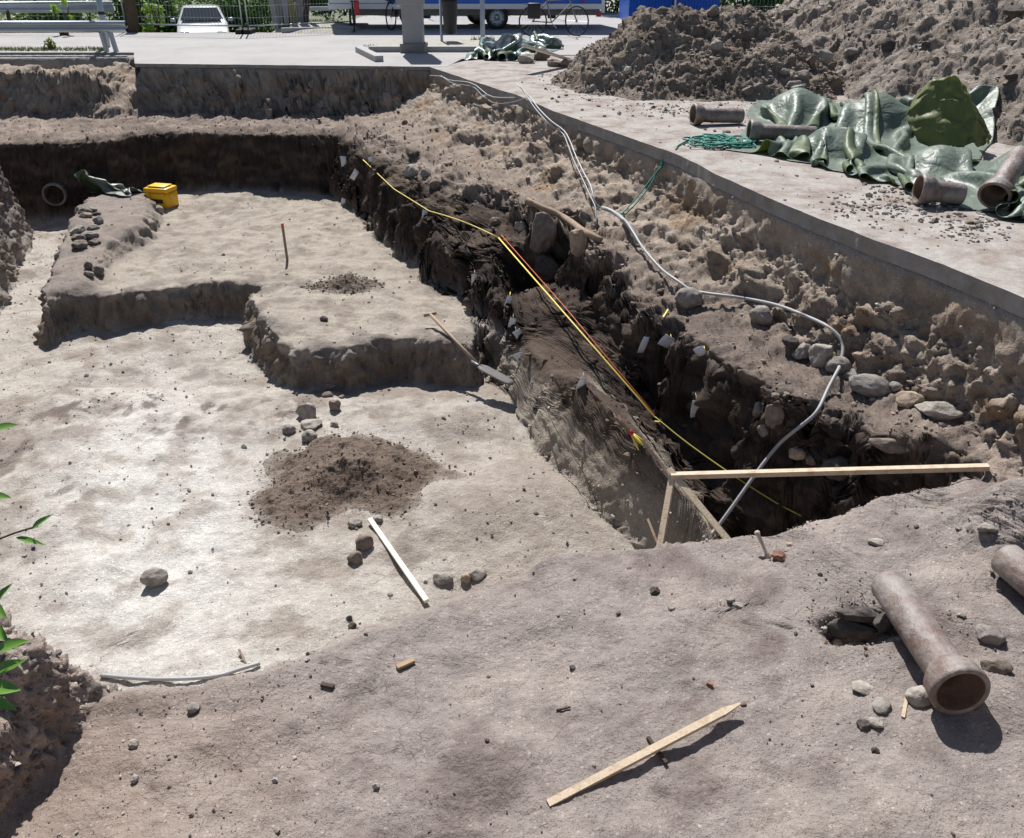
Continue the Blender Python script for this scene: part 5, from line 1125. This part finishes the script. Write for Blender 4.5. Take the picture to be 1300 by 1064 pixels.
# litter bin on its post
bb = Vector(P(561,58,0)); t = thing('litter_bin', 'tall black litter bin hung on a thin grey post with a round foot', 'bin', bb)
MB().lathe(bb, (0,0,1), [(-.02,.09),(.02,.09),(.05,.04),(.06,.028),(1.25,.028),(1.251,.0005)], 14).build('post', M['galv'], t, True)
MB().lathe(bb+Vector((.19,0,0)), (0,0,1), [(.24,.0005),(.24,.12),(.27,.135),(.85,.165),(.90,.17),(.90,.15),(.3,.12)], 24).build('bucket', M['black'], t, True)
MB().lathe(bb+Vector((.19,0,0)), (0,0,1), [(.90,.175),(.93,.178),(.95,.16),(.95,.12)], 24).build('rim', M['rubber'], t, True)
MB().bar(bb+Vector((0,0,.7)), bb+Vector((.06,0,.7)), .03, .05).build('bracket', M['galv'], t)
# ================================================================== TRAILER
ty = 24.0; t = thing('trailer', 'blue sided box trailer with a silver lower rail parked across the road', 'trailer', (-.9, ty+1.1, 0))
x0_, x1_ = px2x(425,ty+.5), px2x(768,ty-.6)
MB().bevbox(((x0_+x1_)/2, ty+1.15, 1.45), (x1_-x0_, 2.2, 1.7), None, .03).build('body', M['blue'], t)
MB().bevbox(((x0_+x1_)/2, ty+.03, .55), (x1_-x0_+.04, .06, .13), None, .01).build('rail', M['white'], t)
MB().bevbox((x0_+.75, ty+.04, 1.2), (1.5, .05, 1.15), None, .01).build('white_panel', M['white'], t)
MB().bevbox(((x0_+x1_)/2-.3, ty+1.1, .40), ((x1_-x0_)*.78, 1.6, .16), None, .02).build('chassis', M['chassis'], t)
MB().bevbox((x1_-.02, ty+.03, .95), (.09, .08, 1.1), None, .01).build('corner_post', M['white'], t)
MB().bevbox((px2x(740,ty), ty-.01, .66), (.06,.03,.06), None, .008).build('marker_lamp', M['red'], t)
MB().bevbox((px2x(759,ty), ty+.0, .36), (.12,.05,.10), None, .01).build('tail_lamp', M['red'], t)
MB().bevbox((px2x(722,ty), ty+.3, .40), (1.6,.05,.14), None, .01).build('tail_panel', M['chassis'], t)
def wheel(c, r_, wd, parent, ax=(0,1,0), spokes=10):
    c = Vector(c); a = Vector(ax); wroot = MB().lathe(c-a*wd/2, a, [(0,r_*.68),(0,r_*.9),(wd*.12,r_),(wd*.88,r_),(wd,r_*.9),(wd,r_*.68)], 36, True).build('wheel', M['rubber'], parent, True)
    m = MB().lathe(c-a*wd*.42, a, [(0,r_*.68),(.01,r_*.66),(.05,r_*.6),(.055,r_*.2),(.04,r_*.18),(.04,.001)], 30)
    x, y, z = frame(a)
    for k in range(spokes):
        an = k*2*math.pi/spokes; d_ = x*math.cos(an)+y*math.sin(an); m.bar(c-a*wd*.40+d_*r_*.2, c-a*wd*.40+d_*r_*.66, .018, .03)
    m.build('rim', M['rim'], wroot, True)
wy = ty+.12
wheel((px2x(631,24.1), wy, .29), .29, .2, t); wheel((px2x(606,26), wy+1.9, .29), .29, .2, t); wheel((px2x(631,24.1), wy+1.9, .29), .29, .2, t)
MB().bar((x0_, ty+1.1, .45), (x0_-1.3, ty+1.1, .42), .08, .1).build('drawbar', M['galv'], t)
MB().tube([(x0_-1.1,ty+1.1,.6),(x0_-1.1,ty+1.1,.0)], .025, 8).build('jack', M['galv'], t, True)
t = thing('container', 'bright blue corrugated container visible above the brown heap', 'container', (5.1, 27, 0)); m = MB(); n_ = 30; xa_, xb_ = px2x(797,26), px2x(910,26)
vs = []
for i in range(n_*2+1):
    xx = xa_+(xb_-xa_)*i/(n_*2); vs += [(xx, 26+(.03 if i % 2 else 0), .1), (xx, 26+(.03 if i % 2 else 0), 2.3)]
m.add(vs, [(2*i, 2*i+2, 2*i+3, 2*i+1) for i in range(n_*2)]); m.build('front', M['blue'], t)
MB().box(((xa_+xb_)/2, 27.25, 1.15), (xb_-xa_, 2.4, 2.3)).build('body', M['blue'], t)
MB().bevbox((px2x(854,26), 25.97, 1.0), (.05,.05,1.9), None, .005).build('lock_bar', M['rim'], t)
# ================================================================== BICYCLES
def bicycle(label, base, yaw, bag=None, steer=.5):
    t = thing('bicycle', label, 'bicycle', base, (0,0,yaw), group='bicycles parked by the trailer'); r_ = .32
    def tyre(cx, yaw2, nm='wheel'):
        c = Vector((cx,0,r_+.01)); a = Vector((math.sin(yaw2), math.cos(yaw2), 0)); x, y, z = frame(a); ring = [c+(x*math.cos(k*2*math.pi/36)+y*math.sin(k*2*math.pi/36))*r_ for k in range(37)]
        w_ = MB().tube(ring, .018, 7, False).build(nm, M['rubber'], t, True); s_ = MB()
        for k in range(14): d_ = x*math.cos(k*2*math.pi/14)+y*math.sin(k*2*math.pi/14); s_.tube([c, c+d_*(r_-.02)], .0022, 4, False)
        s_.lathe(c-a*.03, a, [(0,.02),(.06,.02)], 10); s_.build('spokes', M['rim'], w_, True)
    tyre(-.52, 0); tyre(.52, steer)
    f_ = MB(); A = Vector
    bbk, seat, head, rear, fr = A((-.08,0,.30)), A((-.22,0,.85)), A((.34,0,.82)), A((-.52,0,.33)), A((.52,0,.33))
    for a, b in ((bbk,seat),(bbk,head+A((.02,0,-.12))),(seat+A((.02,0,-.08)),head),(rear,bbk),(rear,seat+A((.02,0,-.1))),(head+A((-.02,0,.08)),head+A((.03,0,-.15))),(head+A((.03,0,-.15)),fr)): f_.tube([a, b], .015, 8)
    f_.build('frame', M['chassis'] if bag else M['black'], t, True)
    MB().tube([A((.22,-.26,1.02)),A((.30,-.2,1.02)),A((.32,0,1.0)),A((.30,.2,1.02)),A((.22,.26,1.02))], .012, 8).build('handlebar', M['rim'], t, True)
    MB().bevbox(seat+A((0,0,.06)), (.26,.15,.06), None, .025).build('saddle', M['black'], t, True)
    c_ = MB().lathe(bbk+A((0,-.03,0)), (0,1,0), [(0,.09),(.01,.09)], 18); c_.bar(bbk+A((0,-.05,0)), bbk+A((.12,-.05,-.12)), .02, .012); c_.build('crank', M['rim'], t, True)
    MB().bar(A((-.72,0,.70)), A((-.3,0,.70)), .12, .015).build('rack', M['black'], t)
    if bag: MB().bevbox(A((-.50,-.10,.56)), (.30,.12,.34), None, .03).build('pannier', bag, t, True)
    return t
bq = P(704,46,0); bicycle('dark bicycle with a black pannier standing in front of the trailer end', (bq[0],bq[1]+.0,0), .05, M['black'], .7)
bq = P(505,38,0); bicycle('bicycle seen end on left of the cabinet column', (bq[0],bq[1]+.4,0), 1.3, None, .1)
bq = P(447,40,0); bicycle('bicycle with a red pannier seen end on behind the far kerb', (bq[0],bq[1]+.3,0), 1.75, M['red'], .2)
# ================================================================== CAR on the lower street beyond the fence
def car(label, cx, cy, z0, yaw=0):
    t = thing('parked_car', label, 'car', (cx, cy, z0)); o_ = Vector((cx, cy, z0))
    secs = [(-.02,.30,.62,.78),(.10,.25,.72,.83),(.55,.22,.82,.86),(1.05,.22,.92,.86),(1.15,.22,.95,.86),(1.75,.22,1.38,.64),(2.1,.22,1.44,.62),(3.0,.22,1.42,.62),(3.7,.24,1.05,.80),(4.1,.26,.95,.82),(4.25,.35,.85,.78)]
    def ring(y_, zb_, zt_, hw, cabin):
        belt = min(.95, zt_)
        return [Vector((s*a, y_, b)) for s, a, b in ((-1,hw*.0+.78,zb_),(-1,.86,zb_+.12),(-1,.87,.6 if belt > .6 else belt*.8),(-1,.84,belt-.02),(-1,hw if cabin else .80,zt_-.03 if cabin else belt),(-1,(hw-.1) if cabin else .68,zt_),(1,(hw-.1) if cabin else .68,zt_),(1,hw if cabin else .80,zt_-.03 if cabin else belt),(1,.84,belt-.02),(1,.87,.6 if belt > .6 else belt*.8),(1,.86,zb_+.12),(1,.78,zb_))]
    m = MB(); vs = []
    for (y_, zb_, zt_, hw) in secs: vs += [o_+p for p in ring(y_, zb_, zt_, hw, zt_ > 1.1)]
    n_ = 12; k = len(secs); m.add(vs, [(i*n_+j, (i+1)*n_+j, (i+1)*n_+(j+1) % n_, i*n_+(j+1) % n_) for i in range(k-1) for j in range(n_)]+[tuple(range(n_)), tuple((k-1)*n_+j for j in range(n_-1,-1,-1))])
    b = m.build('body', M['carpaint'], t, True); bv = b.modifiers.new('b','BEVEL'); bv.width = .04; bv.segments = 2; bv.limit_method = 'ANGLE'; bv.angle_limit = .5
    m = MB(); m.add([o_+Vector(p) for p in ((-.72,1.16,.99),(.72,1.16,.99),(.56,1.70,1.365),(-.56,1.70,1.365))], [(0,1,2,3)]); m.v = [Vector(v)+Vector((0,-.035,.03)) for v in m.v]
    m.build('windscreen', M['glass'], t).modifiers.new('s','SOLIDIFY').thickness = .01
    for s in (-1, 1):
        MB().bevbox(o_+Vector((s*.60, .02, .66)), (.30,.10,.15), Matrix.Rotation(-s*.25, 3, 'Z'), .03).build('headlight', M['lamp'], t, True)
        MB().bevbox(o_+Vector((s*.97, 1.25, 1.02)), (.18,.10,.12), None, .03).build('mirror', M['carpaint'], t, True)
        w_ = MB(); w_.add([o_+Vector((s*.865, 1.35, .98)), o_+Vector((s*.70, 1.8, 1.34)), o_+Vector((s*.70, 2.9, 1.34)), o_+Vector((s*.86, 3.3, .98))], [(0,1,2,3)]); w_.build('side_window', M['glass'], t).modifiers.new('s','SOLIDIFY').thickness = .01
        for yy_ in (.75, 3.35): wheel(o_+Vector((s*.80, yy_, .30)), .30, .19, t, (1,0,0), 7)
    MB().bevbox(o_+Vector((0,-.04,.62)), (.80,.06,.11), None, .02).build('grille', M['black'], t, True)
    MB().bevbox(o_+Vector((0,-.04,.40)), (1.66,.16,.17), None, .04).build('bumper', M['carpaint'], t, True)
    MB().bevbox(o_+Vector((0,-.13,.42)), (.5,.012,.11), None, .004).build('number_plate', M['white'], t)
    for s in (-.3,.3): MB().bar(o_+Vector((s,1.13,1.0)), o_+Vector((s-.35,1.35,1.13)), .015, .012).build('wiper', M['black'], t)
car('silver white car parked nose on beyond the wire mesh fence, sun glinting on its windscreen', (257-650)/F*25.6, 27.6, -.95); bpy.data.objects['parked_car'].scale = (.87,.87,.87); bpy.data.objects['parked_car'].rotation_euler = (0,0,.30)
# lower street and slope beyond the road edge
nx_, ny_ = 90, 60; xs_ = np.linspace(-70, 70, nx_); ys_ = 19.3+np.linspace(0, 1, ny_)**1.6*90; Xg, Yg = np.meshgrid(xs_, ys_)
Zg = -.12-.85*ss(23.4, 25.6, Yg)*(1-ss(-6.2, -4.6, Xg)); V = np.stack([Xg, Yg, Zg], -1).reshape(-1,3); idx = np.arange(nx_*ny_).reshape(ny_, nx_)
F_ = np.stack([idx[:-1,:-1], idx[:-1,1:], idx[1:,1:], idx[1:,:-1]], -1).reshape(-1, 4); attrs(link('lower_street', np_mesh('lower_street', V, F_, True), mat('street', (.17,.17,.15), .95, col2=(.13,.15,.06), vscale=.6, vary=.15)), kind='structure')
# ================================================================== TWIG WITH LEAVES reaching in at the left edge
lp0 = Vector(PT(-70, 900, 1.75)); t = thing('shrub', 'shrub with fresh green pointed leaves reaching in from the left edge', 'shrub', lp0)
m = MB(); lv = MB()
def leaf(base, d, ln, wd, nrm_):
    d = Vector(d).normalized(); n__ = Vector(nrm_); s_ = d.cross(n__).normalized(); n__ = s_.cross(d); vs = []; k = 7
    for i in range(k):
        f_ = i/(k-1); w_ = wd*math.sin(math.pi*f_**.8)*.5; c_ = Vector(base)+d*ln*f_-n__*ln*.18*f_*f_; vs += [c_-s_*w_+n__*w_*.35, c_, c_+s_*w_+n__*w_*.35]
    lv.add(vs, [(i*3+a, i*3+a+1, (i+1)*3+a+1, (i+1)*3+a) for i in range(k-1) for a in (0, 1)])
def branch(pts, r_): m.tube(smooth_path(pts, 5), r_, 6)
for (bx_, tgt) in (((-40,800), [(45,661,'tip')]), ((-60,720), []), ((-50,950), [])): pass
V3 = lambda px, py, t_: Vector(PT(px, py, t_))
branch([V3(-90,760,1.9), V3(-30,700,1.9), V3(10,680,1.9), V3(48,668,1.9)], .0022)
branch([V3(-80,900,1.8), V3(-40,840,1.8), V3(-15,790,1.8), V3(-10,740,1.82)], .003)
branch([V3(-80,900,1.8), V3(-30,870,1.78), V3(2,858,1.76)], .0025); branch([V3(-100,640,1.9), V3(-50,600,1.9), V3(-8,560,1.9), V3(-4,540,1.9)], .002)
LV = [((40,672),(60,653),1.9,.014),((20,682),(52,689),1.9,.012),((-8,545),(18,537),1.9,.016),((-12,628),(10,630),1.9,.014),((-10,770),(8,742),1.82,.016),((-14,790),(8,812),1.82,.020),((-6,826),(28,812),1.78,.022),((-8,855),(24,838),1.78,.024),((-10,872),(20,874),1.76,.026),((-8,886),(16,900),1.76,.018),((-18,760),(6,782),1.8,.02)]
for (a, b, t_, wd) in LV:
    A_, B_ = V3(*a, t_), V3(*b, t_-.02); leaf(A_, B_-A_, (B_-A_).length*1.05, wd*1.1, (random.uniform(-.3,.3), -.5, .8))
for _ in range(26):                                        # the rest of the shrub, left of the picture
    a = V3(random.uniform(-260,-60), random.uniform(560,1000), random.uniform(1.6,2.0)); leaf(a, (random.uniform(-1,1), random.uniform(-.5,.5), random.uniform(-.4,.6)), random.uniform(.05,.08), .025, (random.uniform(-.5,.5), -.4, .8))
branch([V3(-160,1060,1.85), V3(-110,900,1.85), V3(-90,760,1.9), V3(-100,640,1.9)], .005)
m.build('stems', M['bark'], t, True)
lf = mat('fresh_leaf', (.13,.27,.035), .42, vary=.12, vscale=20, spec=.5, backcol=(.2,.33,.08)); lv.build('leaves', lf, t, True)
